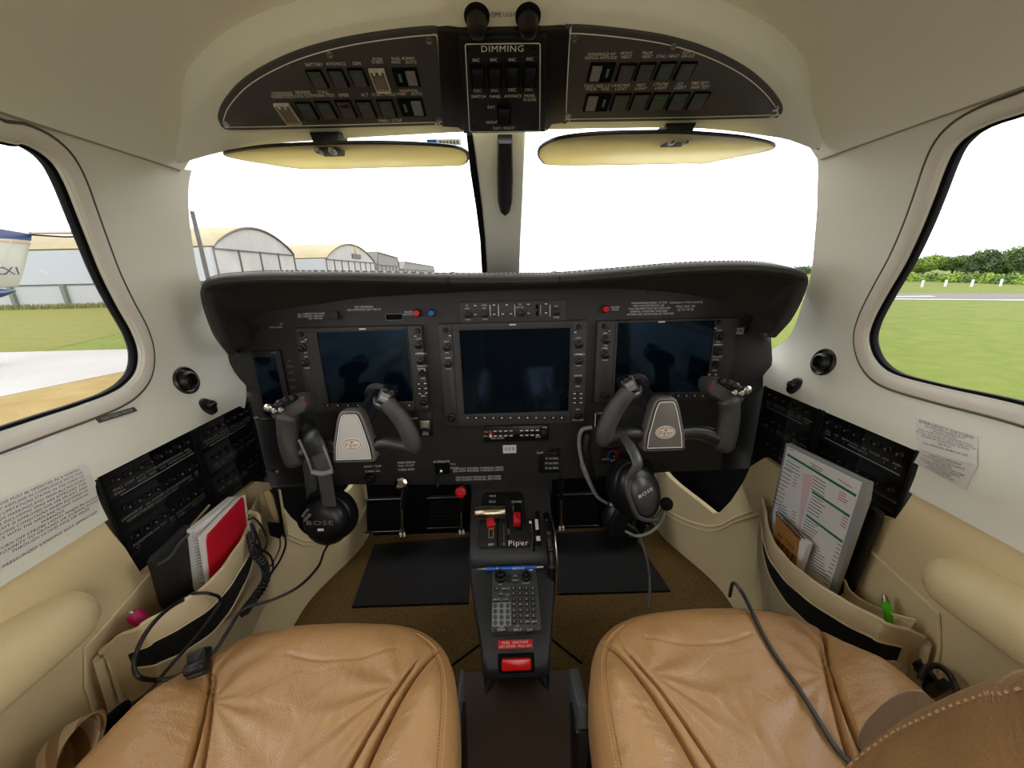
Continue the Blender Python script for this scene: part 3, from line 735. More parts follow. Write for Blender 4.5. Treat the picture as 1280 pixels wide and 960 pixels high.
def S4(tl_, br_, c=.0095):
    a0, b1 = IP.px(*tl_, c); a1, b0 = IP.px(*br_, c); return a0, a1, b0, b1
def coltx(L):  # legend pairs above and below each knob
    return [(s, x, y, h) for s, x, y, h in L]
display('flight_display', 'left flight display, dark screen showing blue sky reflection behind the left yoke', (370, 409.5), (537.5, 510), 391, 515, S4((396, 415.5), (517, 501)),
        [(377, 418, 3), (378, 434.5, 5.3), (382, 453, 5.3), (522.5, 413.7, 3), (523.7, 430.5, 5.3), (526, 450.5, 5), (528, 466, 4), (530.5, 502, 5)],
        [(383, 424.5), (519.5, 420), (524, 479.5), (532, 479), (524.5, 485.5), (532.5, 485), (525, 491.5), (533, 491)], (410, 512, 506, 9),
        [('NAV', 379, 427, 2), ('EMER', 384, 446, 2), ('PUSH', 384, 460, 2), ('COM', 523, 423.5, 2), ('CRS BARO', 526, 442, 2), ('PUSH STD', 528, 457.5, 2), ('RANGE', 527, 461, 2), ('PAN', 529, 473, 2), ('FMS', 529, 495, 2), ('PUSH', 532, 508, 2), ('VOL', 383, 441, 2)], [(525, 441.5), (528, 463)])
display('flight_display', 'right flight display, dark screen with blue reflection behind the right yoke', (745, 400.5), (905.5, 497), 768, 886, S4((769.5, 403.5), (882.5, 489)),
        [(755.5, 407.5, 3), (757.5, 424.5, 5.3), (756.5, 443, 5.3), (755.5, 493.5, 5), (899, 403, 3), (898.7, 420, 5.3), (897, 439, 5), (894, 455.5, 4), (891, 491, 5)],
        [(761.5, 413.5), (894, 410), (886, 468), (894, 468), (886, 474), (893.5, 474)], (786, 878, 494, 10),
        [('NAV', 757, 416.5, 2), ('VOL', 757, 431.5, 2), ('EMER', 756, 435.5, 2), ('PUSH', 756, 450, 2), ('COM', 899, 413, 2), ('CRS BARO', 897, 431, 2), ('PUSH STD', 896, 446, 2), ('RANGE', 894, 449.5, 2), ('PAN', 893.5, 463, 2), ('VOL', 898, 427, 2)], [(897, 430.5)])
display('multifunction_display', 'large centre display with dark screen above the grey audio keypad', (547.5, 404), (729, 526), 569.5, 712.5, S4((574, 413), (710.5, 513.5)),
        [(557, 413, 3), (559, 433.5, 5.3), (560.5, 454, 5.3), (564.5, 522, 5), (723.4, 408.7, 3), (723.4, 429.8, 5.3), (723.4, 450.4, 5), (722.8, 475, 4.2), (722.3, 518.7, 5)],
        [(562.5, 419.5), (719, 415), (718, 491.7), (726, 491.7), (718, 497.4), (726, 497.2), (718, 503.1), (726, 502.9)], (584.6, 702, 521.5, 12),
        [('NAV', 558, 427, 2), ('EMER', 560, 447.5, 2), ('PUSH', 560.5, 461, 2), ('COM', 723, 422.5, 2), ('CRS BARO', 724, 443, 2), ('PUSH', 723, 457, 2), ('RANGE', 723, 469.5, 2), ('PAN', 722.5, 483, 2), ('FMS', 722.5, 512, 2), ('PUSH CRSR', 722.5, 525, 1.8), ('VOL', 559, 441, 2)], [(723.5, 442.5)])
# standby display at the far left
t = thing('standby_display', 'small black standby display at the far left of the panel', 'display', IP(*IP.px(342, 520), 0))
a0, a1, b0, b1 = rect((316, 438), (368, 520)); k = MB(); k.box(IP, a0, a1, b0, b1, 0, .008, PANELB, r=.003, bev=.001); k.build('bezel', t)
c0, b2 = IP.px(320, 446); c1, b3 = IP.px(361, 516); k = MB(); k.box(IP, c0, c1, b3, b2, .008, .0086, SCREEN); k.build('screen', t)
k = MB()
for s, x, y in (('SET', 362, 451), ('BARO', 363, 458), ('REV', 364, 466), ('SYNC', 365, 475), ('HDG', 366, 484), ('STBY', 342, 441)): tl(k, s, x, y, 2.2, DIM, c=.0088)
k.build('lettering', t)
k = MB()
for x, y, s in ((330, 524, 'HEAT'), (330, 530, 'PUSH'), (320, 522, 'OFF'), (344, 522, 'ON')): tl(k, s, x, y, 2.2)
for x in (334, 341, 348, 355, 380, 395): 
    a, b = IP.px(x, 588); k.lathe(IP, a, b, [(.003, 0), (.003, .006), (.0001, .007)], DIM if x in (348, 334) else BLACK, 10)
tag(k.build('jack_row'), 'row of small sockets and switches low at the left end of the panel', 'socket')

# autopilot controller above the centre display
a0, a1, b0, b1 = rect((574.5, 377.5), (706.5, 400.5)); t = thing('autopilot_controller', 'thin grey autopilot controller with four knobs above the centre display', 'controller', IP((a0+a1)/2, b0, 0))
k = MB(); k.box(IP, a0, a1, b0, b1, 0, .009, BEZ, r=.002, bev=.001); k.build('faceplate', t)
Z = lambda x, y: (560+x/8, 370+y/8)
for x, y in ((195, 185), (368, 180), (733, 168), (1085, 157)):
    a, b = IP.px(*Z(x, y), .009); knob(IP, a, b, IP.k(640, 390)*4.6, .010, BLACK, 'knob', t, .009)
for x, y in ((275, 185), (462, 182), (548, 180), (628, 177), (805, 172), (980, 168), (272, 95), (460, 90), (587, 88), (803, 82), (980, 78)):
    a, b = IP.px(*Z(x, y), .009); s = IP.k(640, 390); k = MB(); k.box(IP, a-2.5*s, a+2.5*s, b-1.6*s, b+1.6*s, .009, .011, BLACK, r=.0008, bev=.0004); k.box(IP, a-1.6*s, a+1.6*s, b-.6*s, b+.6*s, .011, .0113, WHITE); k.build('button', t)
k = MB()
for x in (422, 505, 668, 1020):
    a, b = IP.px(*Z(x, 145), .009); k.box(IP, a-.0007, a+.0007, b-.012, b+.012, .009, .0094, WHITE)
for s, x, y in (('HDG', 192, 125), ('CRS', 362, 122), ('ALT SEL', 722, 112), ('SPD', 1083, 102), ('PUSH', 200, 235), ('PUSH', 370, 231), ('FD', 190, 95), ('NOSE', 362, 92), ('IAS', 722, 82), ('PUSH', 1085, 212)): tl(k, s, *Z(x, y), 1.9, c=.0095)
a, b = IP.px(*Z(925, 140), .009); k.box(IP, a-.0004, a+.0004, b-.010, b+.010, .009, .0096, WHITE)
k.build('lettering', t)
k = MB(); a, b = IP.px(*Z(893, 142), .009); k.box(IP, a-.003, a+.003, b-.012, b+.012, .0085, .0092, BLACKM); k.lathe(IP, a, b, [(.0028, .009), (.0028, .012), (.0001, .0125)], BLACK, 12); k.build('trim_wheel', t)

# transponder style button strip
a0, a1, b0, b1 = rect((604.5, 532.5), (685.5, 549)); t = thing('switch_strip', 'narrow black button strip with a red and white selector below the centre display', 'switch panel', IP((a0+a1)/2, b0, 0))
k = MB(); k.box(IP, a0, a1, b0, b1, 0, .007, BLACK, r=.001, bev=.001); k.build('faceplate', t)
for i in range(9):
    if i == 4: continue
    for j in range(2):
        x = 619 + i*6.6; y = 538.6 + j*6 - i*.15
        a, b = IP.px(x, y, .007); s = IP.k(x, y); k = MB(); k.box(IP, a-2.5*s, a+2.5*s, b-1.6*s, b+1.6*s, .007, .009, BEZ, bev=.0004); k.box(IP, a-1.9*s, a+1.9*s, b-.6*s, b+.6*s, .009, .0093, WHITE); k.build('button', t)
a, b = IP.px(613.2, 542.5, .007); s = IP.k(613, 542); k = MB(); k.box(IP, a-2*s, a+2*s, b-4.5*s, b+4.5*s, .007, .010, RED, bev=.0005); k.box(IP, a-1.4*s, a+1.4*s, b-3.5*s, b, .010, .012, PAPER, bev=.0004); k.build('selector', t, label='red and white selector')
a, b = IP.px(680, 541, .007); knob(IP, a, b, s*4.3, .010, BLACK, 'knob', t, .007)
k = MB()
for tt, x, y in (('PFD', 607.5, 540), ('ISOL', 607, 545), ('MFD', 681, 534.5), ('TEST COMM', 622, 548), ('IDNT', 673, 546)): tl(k, tt, x, y, 1.9, c=.0075)
k.build('lettering', t)
# white label
k = MB(); a0, a1, b0, b1 = rect((628.5, 556.5), (645.5, 566)); k.box(IP, a0, a1, b0, b1, 0, .001, PAPER, r=.001); tl(k, '0.0.0', 637, 561, 4, INK, c=.0012)
tag(k.build('hobbs_label'), 'small white label with dark digits stuck below the button strip', 'label')
# gear indicator plate
a0, a1, b0, b1 = rect((515, 516), (542, 544)); t = thing('switch_plate', 'black plate with a square cream push switch right of the left yoke', 'switch', IP((a0+a1)/2, b0, 0))
k = MB(); k.box(IP, a0, a1, b0, b1, 0, .003, BLACK, bev=.0008); tl(k, 'DUMP', 518, 523, 2, c=.0035); tl(k, 'PULL', 532, 540.5, 2, c=.0035); tl(k, 'PUSH', 532, 543, 2, c=.0035); k.build('faceplate', t)
a, b = IP.px(531.5, 531, .003); s = IP.k(531, 531); k = MB(); k.box(IP, a-6*s, a+6*s, b-6*s, b+6*s, .003, .007, STEEL, r=.001, bev=.001); k.box(IP, a-4.2*s, a+4.2*s, b-3*s, b+4.5*s, .007, .009, mat('cream_button', (150, 140, 120), .4), r=.0008, bev=.0008); k.build('push_switch', t)
# red toggle plate beside right yoke
a0, a1, b0, b1 = rect((743, 515), (757, 533)); t = thing('switch_plate', 'small plate with a red toggle left of the right yoke grip', 'switch', IP((a0+a1)/2, b0, 0))
k = MB(); k.box(IP, a0, a1, b0, b1, 0, .003, BLACK, bev=.0006); k.box(IP, a0+.001, a0+.003, b0+.002, b1-.002, .003, .0034, WHITE); tl(k, 'EMER', 751, 516.5, 2.2, c=.0035); k.build('faceplate', t)
a, b = IP.px(751.5, 524, .003); k = MB(); k.lathe(IP, a, b, [(.004, .003), (.003, .008), (.0045, .016), (.0001, .018)], RED, 12); k.build('toggle', t)
# lettered switch plate with flap lever
a0, a1, b0, b1 = rect((672.5, 561), (699, 590)); t = thing('flap_selector', 'black flap position plate with white legends right of the white label', 'selector', IP((a0+a1)/2, b0, 0))
k = MB(); k.box(IP, a0, a1, b0, b1, 0, .003, BLACK, bev=.0008); k.build('faceplate', t)
k = MB()
for tt, x, y in (('FLAP', 675, 566), ('UP', 694, 566), ('10', 683, 573), ('10 DEG', 692, 573), ('20', 683, 579), ('20 DEG', 692, 579), ('36', 683, 585), ('36 DEG', 692, 585)): tl(k, tt, x, y, 2.4, c=.0035)
k.build('lettering', t)
k = MB(); a, b = IP.px(690, 563, .003); k.box(IP, a-.012, a+.010, b-.002, b+.002, .003, .016, BLACK, r=.001, bev=.001); k.build('lever', t)
# climate control panel
a0, a1, b0, b1 = rect((752, 560), (787, 577)); t = thing('climate_control', 'small climate control with a blue and red ringed knob under the right yoke', 'control', IP((a0+a1)/2, b0, 0))
k = MB(); k.box(IP, a0, a1, b0, b1, 0, .006, BLACK, bev=.001); k.build('faceplate', t)
a, b = IP.px(766, 569.5, .006); s = IP.k(766, 569)
k = MB()
for half, mm in ((0, RED), (1, BLUE)):
    th = [PI*half*1.0 - PI*.35 + PI*j/10 for j in range(11)]
    k.rings([[IP(a+s*5.5*math.cos(x), b+s*5.5*math.sin(x), .0064) for x in th], [IP(a+s*7*math.cos(x), b+s*7*math.sin(x), .0064) for x in th]], mm, closed=False, cap0=False, cap1=False)
k.build('temperature_ring', t, label='half blue half red ring', recalc=False)
knob(IP, a, b, s*4.2, .010, BLACK, 'knob', t, .006, mark=WHITE)
a, b = IP.px(779, 569, .006); knob(IP, a, b, s*3.6, .008, BLACK, 'knob', t, .006)
k = MB(); tl(k, 'TEMP', 766, 575.8, 2, c=.0065); tl(k, 'FAN', 779, 575.5, 2, c=.0065); tl(k, 'AUTO', 757, 574, 2, c=.0065); k.build('lettering', t)
# small knobs low on the panel
for x, y, r, lab, mm in ((463, 598, 5.5, 'small black knob low on the panel below the left yoke hub', BLACK), (806, 583, 6.5, 'black knob low on the panel behind the right headset', BLACK)):
    a, b = IP.px(x, y); t = thing('panel_knob', lab, 'knob', IP(a, b, 0)); knob(IP, a, b, IP.k(x, y)*r, .014, mm, 'knob_body', t, 0)
    k = MB(); k.lathe(IP, a, b, [(IP.k(x, y)*r*1.3, 0), (IP.k(x, y)*r*1.3, .002)], BLACKM, 16); k.build('bezel_ring', t)
a, b = IP.px(552, 587); t = thing('ignition_lock', 'chrome keyed switch with a black lever on the lower panel', 'switch', IP(a, b, 0)); s = IP.k(552, 587)
k = MB(); k.box(IP, a-8*s, a+11*s, b-6*s, b+9*s, 0, .002, BLACKM, r=.001); k.build('faceplate', t)
k = MB(); k.lathe(IP, a, b, [(s*4, .002), (s*3.6, .008), (s*1.6, .0085), (s*1.4, .003), (.0001, .003)], CHROME, 18); k.build('lock_barrel', t)
k = MB(); k.tube([IP(a-3*s, b-8*s, .004), IP(a-4*s, b-10*s, .02), IP(a-4*s, b-15*s, .028)], [.004, .0045, .003], BLACK, 10); k.build('lever', t)

# pull knobs with their hanging cables
def pull(name, label, x, y, y1, m, r, h, Yk=.79):
    p = at(x, y, Y=Yk); q = at(x+1, y1, Y=Yk+.06); f = Fr(p, (1, 0, 0), (0, .25, 1)); s = (at(x+1, y, Y=Yk)-p).length
    t = thing(name, label, 'control knob', q)
    k = MB(); k.lathe(f, 0, 0, [(r*s*.5, -.03), (r*s*.5, -.006), (r*s*.9, -.005), (r*s, 0), (r*s*.95, .005), (r*s*.6, .007), (r*s*.55, .004), (.0001, .004)], m, 24, cap0=True); k.build('knob_body', t)
    k = MB(); k.tube([p + V((0, .012, -.012)), p + V((0, .02, -.03)), p.lerp(q, .45)], [.006, .007, .005], BLACK, 10); k.build('boot', t)
    k = MB(); k.tube([p.lerp(q, .4), p.lerp(q, .8)], .0022, STEEL, 8); k.build('rod', t)
    for d in (-1, 1):
        k = MB(); k.tube([p.lerp(q, .78), q + V((d*.004, 0, .010)), q + V((d*.0045, 0, 0))], [.0015, .0015, .0015], mat('brass', (180, 150, 90), .35, metal=1), 6); k.tube([q + V((d*.0045, 0, .004)), q + V((d*.0045, 0, -.006))], .003, PAPER, 8); k.build('cable_end', t)
pull('parking_brake_knob', 'round chrome pull knob on a rod below the panel', 502, 604, 668, CHROME, 8, 0)
pull('pull_knob', 'red pull knob on a thin rod left of the console', 576, 615, 665, RED, 7, 0)
for x, y0, y1, lab in ((702, 612, 661, 'thin black and silver control rod right of the console'), (771, 640, 658, 'short rod end with two white tips below the right headset')):
    p = at(x-1, y0-12, Y=.80); q = at(x, y1, Y=.86); t = thing('control_rod', lab, 'control rod', q)
    k = MB(); k.tube([p, p.lerp(q, .35)], [.006, .005], BLACK, 10); k.build('boot', t)
    k = MB(); k.tube([p.lerp(q, .3), p.lerp(q, .85)], .0022, STEEL, 8); k.build('rod', t)
    for d in (-1, 1):
        k = MB(); k.tube([p.lerp(q, .8), q + V((d*.004, 0, .008))], .0018, mat('brass', (180, 150, 90), .35, metal=1), 6); k.tube([q + V((d*.0045, 0, .006)), q + V((d*.0045, 0, -.005))], .003, PAPER, 8); k.build('cable_end', t)

# rudder pedals
for x0, x1, y0, y1, lab in ((458, 503, 622, 667, 'outer left black rudder pedal with bright edge bars'), (536, 572, 620, 662, 'inner left black rudder pedal with bright edge bars'), (700, 745, 616, 660, 'inner right black rudder pedal right of the console'), (765, 806, 612, 660, 'outer right black rudder pedal under the right headset')):
    PD = Fr((0, 1.02, -.70), (1, 0, 0), (0, .35, 1))
    a0, b0 = PD.px(x0, y1); a1, b1 = PD.px(x1, y0)
    t = thing('rudder_pedal', lab, 'pedal', PD((a0+a1)/2, b0, 0), 'rudder pedals')
    k = MB(); k.box(PD, a0, a1, b0, b1, -.02, 0, BLACKM, r=.006, bev=.004)
    for j in range(7): k.box(PD, a0+.01, a1-.01, b0+(b1-b0)*(.15+.11*j), b0+(b1-b0)*(.19+.11*j), 0, .0025, BLACKM)
    k.build('pedal_pad', t)
    for bb in (b0, b1-.008):
        k = MB(); k.tube([PD(a0-.004, bb+.004, .002), PD(a1+.004, bb+.004, .002)], .0028, mat('gloss_black_bar', (20, 20, 21), .12, spec=.7), 10); k.build('edge_bar', t)  # added glossy bars stand in for the thin highlights on the pedal edges
    k = MB(); k.tube([PD((a0+a1)/2, (b0+b1)/2, -.02), PD((a0+a1)/2, (b0+b1)/2+.05, -.18)], .010, BLACK, 10); k.build('pedal_arm', t)
# black floor mats
for q, lab in (([(468, 682), (590, 672), (586, 755), (440, 760)], 'black floor mat in the left footwell'), ([(696, 668), (786, 662), (838, 740), (697, 744)], 'black floor mat in the right footwell')):
    k = MB(); pl_ = px_poly(FL, q); k.prism(FL, pl_, 0, .006, mat('black_mat', (9, 7, 6), .9, bump=(400, .8)), .002); tag(k.build('floor_mat'), lab, 'floor mat')

# ------------------------------------------------------------------ glareshield
outp = [(284, 443), (270, 424), (260, 402), (253, 380), (251, 364), (257, 356), (275, 351), (310, 348), (345, 347), (440, 347.5), (560, 350), (640, 350), (700, 349), (780, 343), (860, 336), (930, 334), (975, 337), (1003, 343), (1010, 350), (1007, 364), (998, 384), (986, 404), (970, 422)]
inp_ = [(296, 443), (290, 428), (291, 414), (300, 403), (318, 394), (345, 387.5), (375, 383), (405, 379), (430, 375), (470, 371), (560, 366), (640, 362), (700, 361), (780, 361), (840, 365), (880, 371), (905, 378), (925, 387), (940, 395), (950, 402), (956, 410), (960, 418), (962, 428)]
n = len(outp)
O = [at(x, y, Y=.695 + (.03 if i in (0, n-1) else 0)) for i, (x, y) in enumerate(outp)]
I_ = [at(x, y, Y=.818) for x, y in inp_]
O = catmull(O, 4); I_ = catmull(I_, 4); N = len(O)
cen = V((0, 0, -.20))
rows = []
def outn(i):
    a, b = O[max(i-1, 0)], O[min(i+1, N-1)]; t = (b-a).normalized(); return V((-t.z, 0, t.x)) * (1 if V((-t.z, 0, t.x)).dot(O[i]-cen) > 0 else -1)
for i in range(N):
    nn = outn(i); o = O[i]; q = I_[i]
    topY = 1.24 - .45*min(1, (abs(o.x)/.56))**3
    far = o + nn*.012; far = V((far.x*1.03, topY, far.z if far.z < -.03 else max(far.z-.015, -.03)))
    r = .011
    ring = [far, V((o.x, o.y+.10, o.z)) + nn*.013, o + V((0, .030, 0)) + nn*.012, o + V((0, .012, 0)) + nn*.009, o + V((0, .003, 0)) + nn*.003, o - nn*.004 + V((0, .001, 0)), o - nn*.009 + V((0, .008, 0)), o - nn*.010 + V((0, .02, 0)), (o - nn*.010 + V((0, .02, 0))).lerp(q, .5), q]
    rows.append(ring)
gs = thing('glareshield', 'dark padded glareshield hood stitched along its edge above the instrument panel', 'glareshield', (0, .75, -.02))
k = MB(); k.grid(rows, GLARE); k.build('hood', gs, smooth=60)
k = MB()
for i in range(10, N-10):
    nn = outn(i); p = O[i] + V((0, .018, 0)) + nn*.0118; q = O[i+1] + V((0, .018, 0)) + outn(i+1)*.0118
    for j in range(3):
        u0, u1 = j/3, j/3+.2; k.tube([p.lerp(q, u0), p.lerp(q, u1)], .0011, mat('pale_thread', (120, 116, 108), .7), 4)
k.build('stitching', gs)
for x in (567, 698):
    k = MB(); i = min(range(N), key=lambda j: abs((O[j] - at(x, 348, Y=.695)).x)); nn = outn(i)
    k.tube([O[i] + V((0, .10, 0)) + nn*.0135, O[i] + V((0, .03, 0)) + nn*.0125, O[i] + V((0, .003, 0)) + nn*.0035, O[i] - nn*.004, O[i] + V((0, .02, 0)) - nn*.0105], .0012, BLACKM, 6); k.build('panel_seam', gs)
# vertical filler between the panel face edge and the side lining
for side, pts in ((-1, [(292, 440), (292, 470), (300, 612)]), (1, [(962, 428), (962, 450), (955, 520), (935, 590)])):
    pass
# ================================================================== control yokes
RUB = mat('grip_rubber', (64, 63, 61), .40, bump=(600, .5), spec=.6)
YK = mat('yoke_black', (38, 38, 39), .3, spec=.6)
def yoke(px0, py0, side, label, logo):
    """side=-1: switch head on the left grip"""
    base = at(px0, py0, Y=.655); sc = (at(px0+1, py0, Y=.655) - base).length
    f = Fr(base, (1, 0, 0), (0, .12, 1)); m = -side   # local x measured towards the inner grip
    P = lambda x, y, c=0: f(m*x*sc, y*sc, c)
    t = thing('control_yoke', label, 'control yoke', base)
    hub = [(-24, -33), (24, -33), (27, -29), (25, -10), (18, 20), (14, 31), (9, 35), (-9, 35), (-14, 31), (-18, 20), (-25, -10), (-27, -29)]
    hb = [(a*sc, b*sc) for a, b in hub]
    k = MB(); k.prism(f, hb, -.018, .006, mat('yoke_hub_grey', (104, 100, 96), .45), .004, cap0=True); hubo = k.build('hub', t)
    k = MB(); k.prism(f, inset(hb, 3.2*sc), .006, .0075, BLACK, .0005); k.build('hub_inlay', hubo)
    k = MB(); k.frame(f, inset(hb, 4.6*sc), 1.3*sc, .0075, .0082, mat('pale_line', (214, 210, 200), .5)); k.build('border_line', hubo)
    k = MB(); k.prism(f, inset(hb, 6.4*sc), .0075, .0080, mat('hub_plate_silver', (186, 185, 180), .35, metal=.15) if side < 0 else mat('hub_plate_gloss', (120, 120, 118), .15, metal=.3)); k.build('hub_plate', hubo)
    k = MB(); lg = mat('logo_cream', (214, 206, 190), .5); cy = -8*sc
    k.lathe(f, 0, cy, [(12.5*sc, .0080), (12.3*sc, .0087)], lg, 28, sy=.66); k.lathe(f, 0, cy, [(11.2*sc, .0088)], RED if 0 else mat('logo_red', (150, 60, 58), .5), 28, sy=.62); k.lathe(f, 0, cy, [(10.4*sc, .0090)], lg, 28, sy=.60)
    k.text(f, 'Piper', 0, cy-.5*sc, 5.0*sc, mat('logo_dark', (70, 60, 58), .5), c=.0093)
    k.text(f, 'FREEDOM OF', 0, cy+4.6*sc, 1.7*sc, mat('logo_dark', (70, 60, 58), .5), c=.0093); k.text(f, 'FLIGHT', 0, cy-5*sc, 1.7*sc, mat('logo_dark', (70, 60, 58), .5), c=.0093)
    k.add([f(0, cy+4.6*sc, .0094), f(-2.2*sc, cy+1.8*sc, .0094), f(2.2*sc, cy+1.8*sc, .0094)], [(0, 1, 2)], mat('logo_red', (170, 60, 58), .5))
    k.build('logo_badge', hubo)
    # shaft to the panel
    k = MB(); q = V((base.x, .82, base.z + .03)); k.tube([f(0, .012, -.03), q], [.020, .019], YK, 18); k.build('shaft', t)
    k = MB(); g2 = IP; k.lathe(g2, q.x, q.z, [(.034, 0), (.033, .008), (.024, .012)], BLACK, 24); k.build('shaft_collar', t)
    # arms
    k = MB(); k.tube(catmull([P(14, -16, -.012), P(30, -13, -.012), P(45, -13, -.012), P(60, -16, -.012), P(72, -18, -.010)], 5), [8.5*sc, 8*sc, 9.5*sc, 10.5*sc, 10*sc], YK, 16, flat=1.1); k.build('arm', t)
    k = MB(); k.tube(catmull([P(-14, -16, -.012), P(-35, -13, -.014), P(-55, -15, -.014), P(-74, -22, -.010)], 5), [8.5*sc, 8*sc, 9*sc, 10*sc], YK, 16, flat=1.1); k.build('arm', t)
    # inner grip
    k = MB(); k.tube(catmull([P(71, -25, -.008), P(73, -17, -.006), P(72, -4, -.002), P(67, 12, .002), P(60, 27, .006), P(53, 38, .010), P(48, 47, .012)], 5), [5*sc, 9.5*sc, 10*sc, 9.8*sc, 9.5*sc, 9.2*sc, 8*sc], RUB, 18, flat=1.15)
    g = k.build('grip', t)
    k = MB(); k.tube(catmull([P(50, 38, .004), P(40, 40, .004), P(33, 43, .0), P(32, 50, -.004)], 4), [9*sc, 7*sc, 5*sc, 3*sc], YK, 12); k.build('thumb_rest', g)
    k = MB(); hd = f.moved(m*48*sc, 52*sc, .006, -m*.45); k.box(hd, -9*sc, 9*sc, -12*sc, 11*sc, -.012, .012, BLACK, r=4*sc, bev=.004); k.build('grip_head', g)
    k = MB(); k.box(hd, -5.5*sc, 5.5*sc, -6*sc, 6*sc, .012, .017, GREY, r=1.5*sc, bev=.002); k.box(hd, -4.5*sc, 4.5*sc, -.6*sc, .6*sc, .017, .0185, STEEL); k.build('trim_switch', g)
    k = MB(); k.lathe(hd, -2*sc, 9*sc, [(3*sc, .010), (3*sc, .018), (.0001, .019)], BLACK, 12); k.lathe(hd, 5*sc, 10*sc, [(2.4*sc, .006), (2.4*sc, .014), (.0001, .015)], BLACK, 12); k.build('button', g)
    # outer grip with switch head
    k = MB(); k.tube(catmull([P(-79, -38, -.010), P(-80, -31, -.008), P(-81, -14, -.004), P(-81, 4, 0), P(-79, 19, .004), P(-76, 30, .006), P(-72, 36, .006)], 5), [6*sc, 11*sc, 11.5*sc, 11*sc, 10.5*sc, 12*sc, 8*sc], RUB, 18, flat=1.15)
    g = k.build('grip', t)
    hp_ = [(-91, 29), (-93, 38), (-90, 46), (-82, 52), (-66, 57), (-50, 58), (-46, 53), (-46, 44), (-50, 37), (-62, 31), (-72, 25), (-84, 25)]
    hq = [(m*a*sc, b*sc) for a, b in hp_]
    if m < 0: hq = hq[::-1]
    k = MB(); k.prism(f, hq, -.018, .020, RUB, .009, cap0=True); k.build('grip_head', g)
    tp = [(-90, 38), (-88, 44), (-80, 49), (-66, 54), (-54, 55), (-60, 50), (-70, 45), (-80, 38), (-86, 35)]
    tq = [(m*a*sc, b*sc) for a, b in tp]
    if m < 0: tq = tq[::-1]
    k = MB(); k.prism(f, tq, .016, .026, BLACK, .003); k.build('switch_cap', g)
    for x, y, r, mm, nm in ((-88, 45, 4.8, STEEL, 'hat_switch'), (-81, 41, 3.6, STEEL, 'hat_switch'), (-74, 50, 4.4, BLACK, 'button'), (-66, 54, 3.8, BLACK, 'button'), (-58, 56, 3.6, BLACK, 'button'), (-73, 42, 3.4, STEEL, 'button')):
        k = MB(); k.lathe(f.moved(m*x*sc, y*sc, .020), 0, 0, [(r*sc*.7, 0), (r*sc*.7, .007), (r*sc, .008), (r*sc, .012), (r*sc*.6, .014), (.0001, .014)], mm, 14); k.build(nm, g)
    k = MB(); k.lathe(f.moved(m*-49*sc, 51*sc, .006), 0, 0, [(2*sc, .0), (2*sc, .016), (.0001, .0165)], mat('dark_red_button', (130, 16, 20), .4), 12); k.build('disconnect_button', g, label='red button')
    return t
yoke(441.5, 546, -1, 'left control yoke with silver badge plate, a headset hanging on its left arm', 1)
yoke(830, 531, 1, 'right control yoke with darker glossy badge plate, a headset hanging at its left grip', 1)

# ================================================================== headsets
def cup(t, c, nrm, up, r, h, sc=1., logo=True, mb_rot=0, name='ear_cup'):
    n = V(nrm).normalized(); u = V(up).cross(n).normalized(); f = Fr(c, u, n.cross(u))
    k = MB(); k.lathe(f, 0, 0, [(r*.80, -.050), (r*1.0, -.046), (r*1.06, -.036), (r*1.04, -.024), (r*.98, -.021), (r*1.02, -.018), (r*1.03, -.010), (r*.95, .0), (r*.78, .008), (r*.50, .012), (.0001, .013)], BLACK, 36, sy=h, cap0=True)
    o = k.build(name, t)
    k = MB(); k.lathe(f, 0, 0, [(r*.5, -.056), (r*.95, -.058), (r*1.12, -.048), (r*1.10, -.034), (r*1.0, -.030)], BLACKM, 36, sy=h, cap1=False); k.build('ear_cushion', o)
    if logo:
        k = MB(); k.text(f, 'BOSE', 0, r*.22, r*.20, DIM, wide=1.7, c=.0138); k.box(f, -r*.13, r*.13, -r*.16, -r*.06, .011, .0145, WHITE); k.build('lettering', o)
    return f, o
hs = thing('aviation_headset', 'black headset with microphone cable hanging from the left yoke', 'headset', at(404, 680, Y=.66))
c = at(405, 655, Y=.655); c2 = at(410, 630, Y=.735)
BAND = mat('headband_grey', (70, 70, 70), .35)
r0 = (at(405+28, 655, Y=.655) - c).length
f1, o1 = cup(hs, c, (-.05, -1, .15), (0, 0, 1), r0, 1.1)
f2, o2 = cup(hs, c2, (.0, 1, .1), (0, 0, 1), r0*.92, 1.05, logo=False)
pts = [at(412, 632, Y=.648), at(408, 608, Y=.645), at(404, 588, Y=.642), at(397, 568, Y=.642), at(388, 548, Y=.65), at(381, 538, Y=.675), at(379, 541, Y=.705), at(383, 565, Y=.735), at(388, 600, Y=.745), at(391, 630, Y=.74)]
k = MB(); pp = catmull(pts[3:7], 6); k.tube(pp, .022, BLACK, 14, flat=.3, up=(0, -1, 0)); k.build('headband_pad', hs)
k = MB(); pp = catmull(pts[:5], 6); k.tube(pp, .0135, BAND, 12, flat=.22, up=(0, -1, 0)); pp = catmull(pts[6:], 6); k.tube(pp, .0135, BAND, 12, flat=.22, up=(0, -1, 0)); k.build('headband', hs)
k = MB(); pp = catmull(pts[2:5], 8)
for sgn in (-1, 1): k.tube([p + V((sgn*.019, -.004, 0)) for p in pp], .0022, GREY, 8)
k.tube([pp[0] + V((-.019, -.004, 0)), pp[0] + V((0, -.006, -.004)), pp[0] + V((.019, -.004, 0))], .005, GREY, 8); k.build('headband_edge', hs)
k = MB(); k.tube([f1(-.020, .026, .012), f1(-.034, .012, .008)], .0032, GREY, 8); k.tube([f1(-.026, .034, .008), f1(-.040, .018, .002)], .0032, GREY, 8); k.build('yoke_arm', hs)
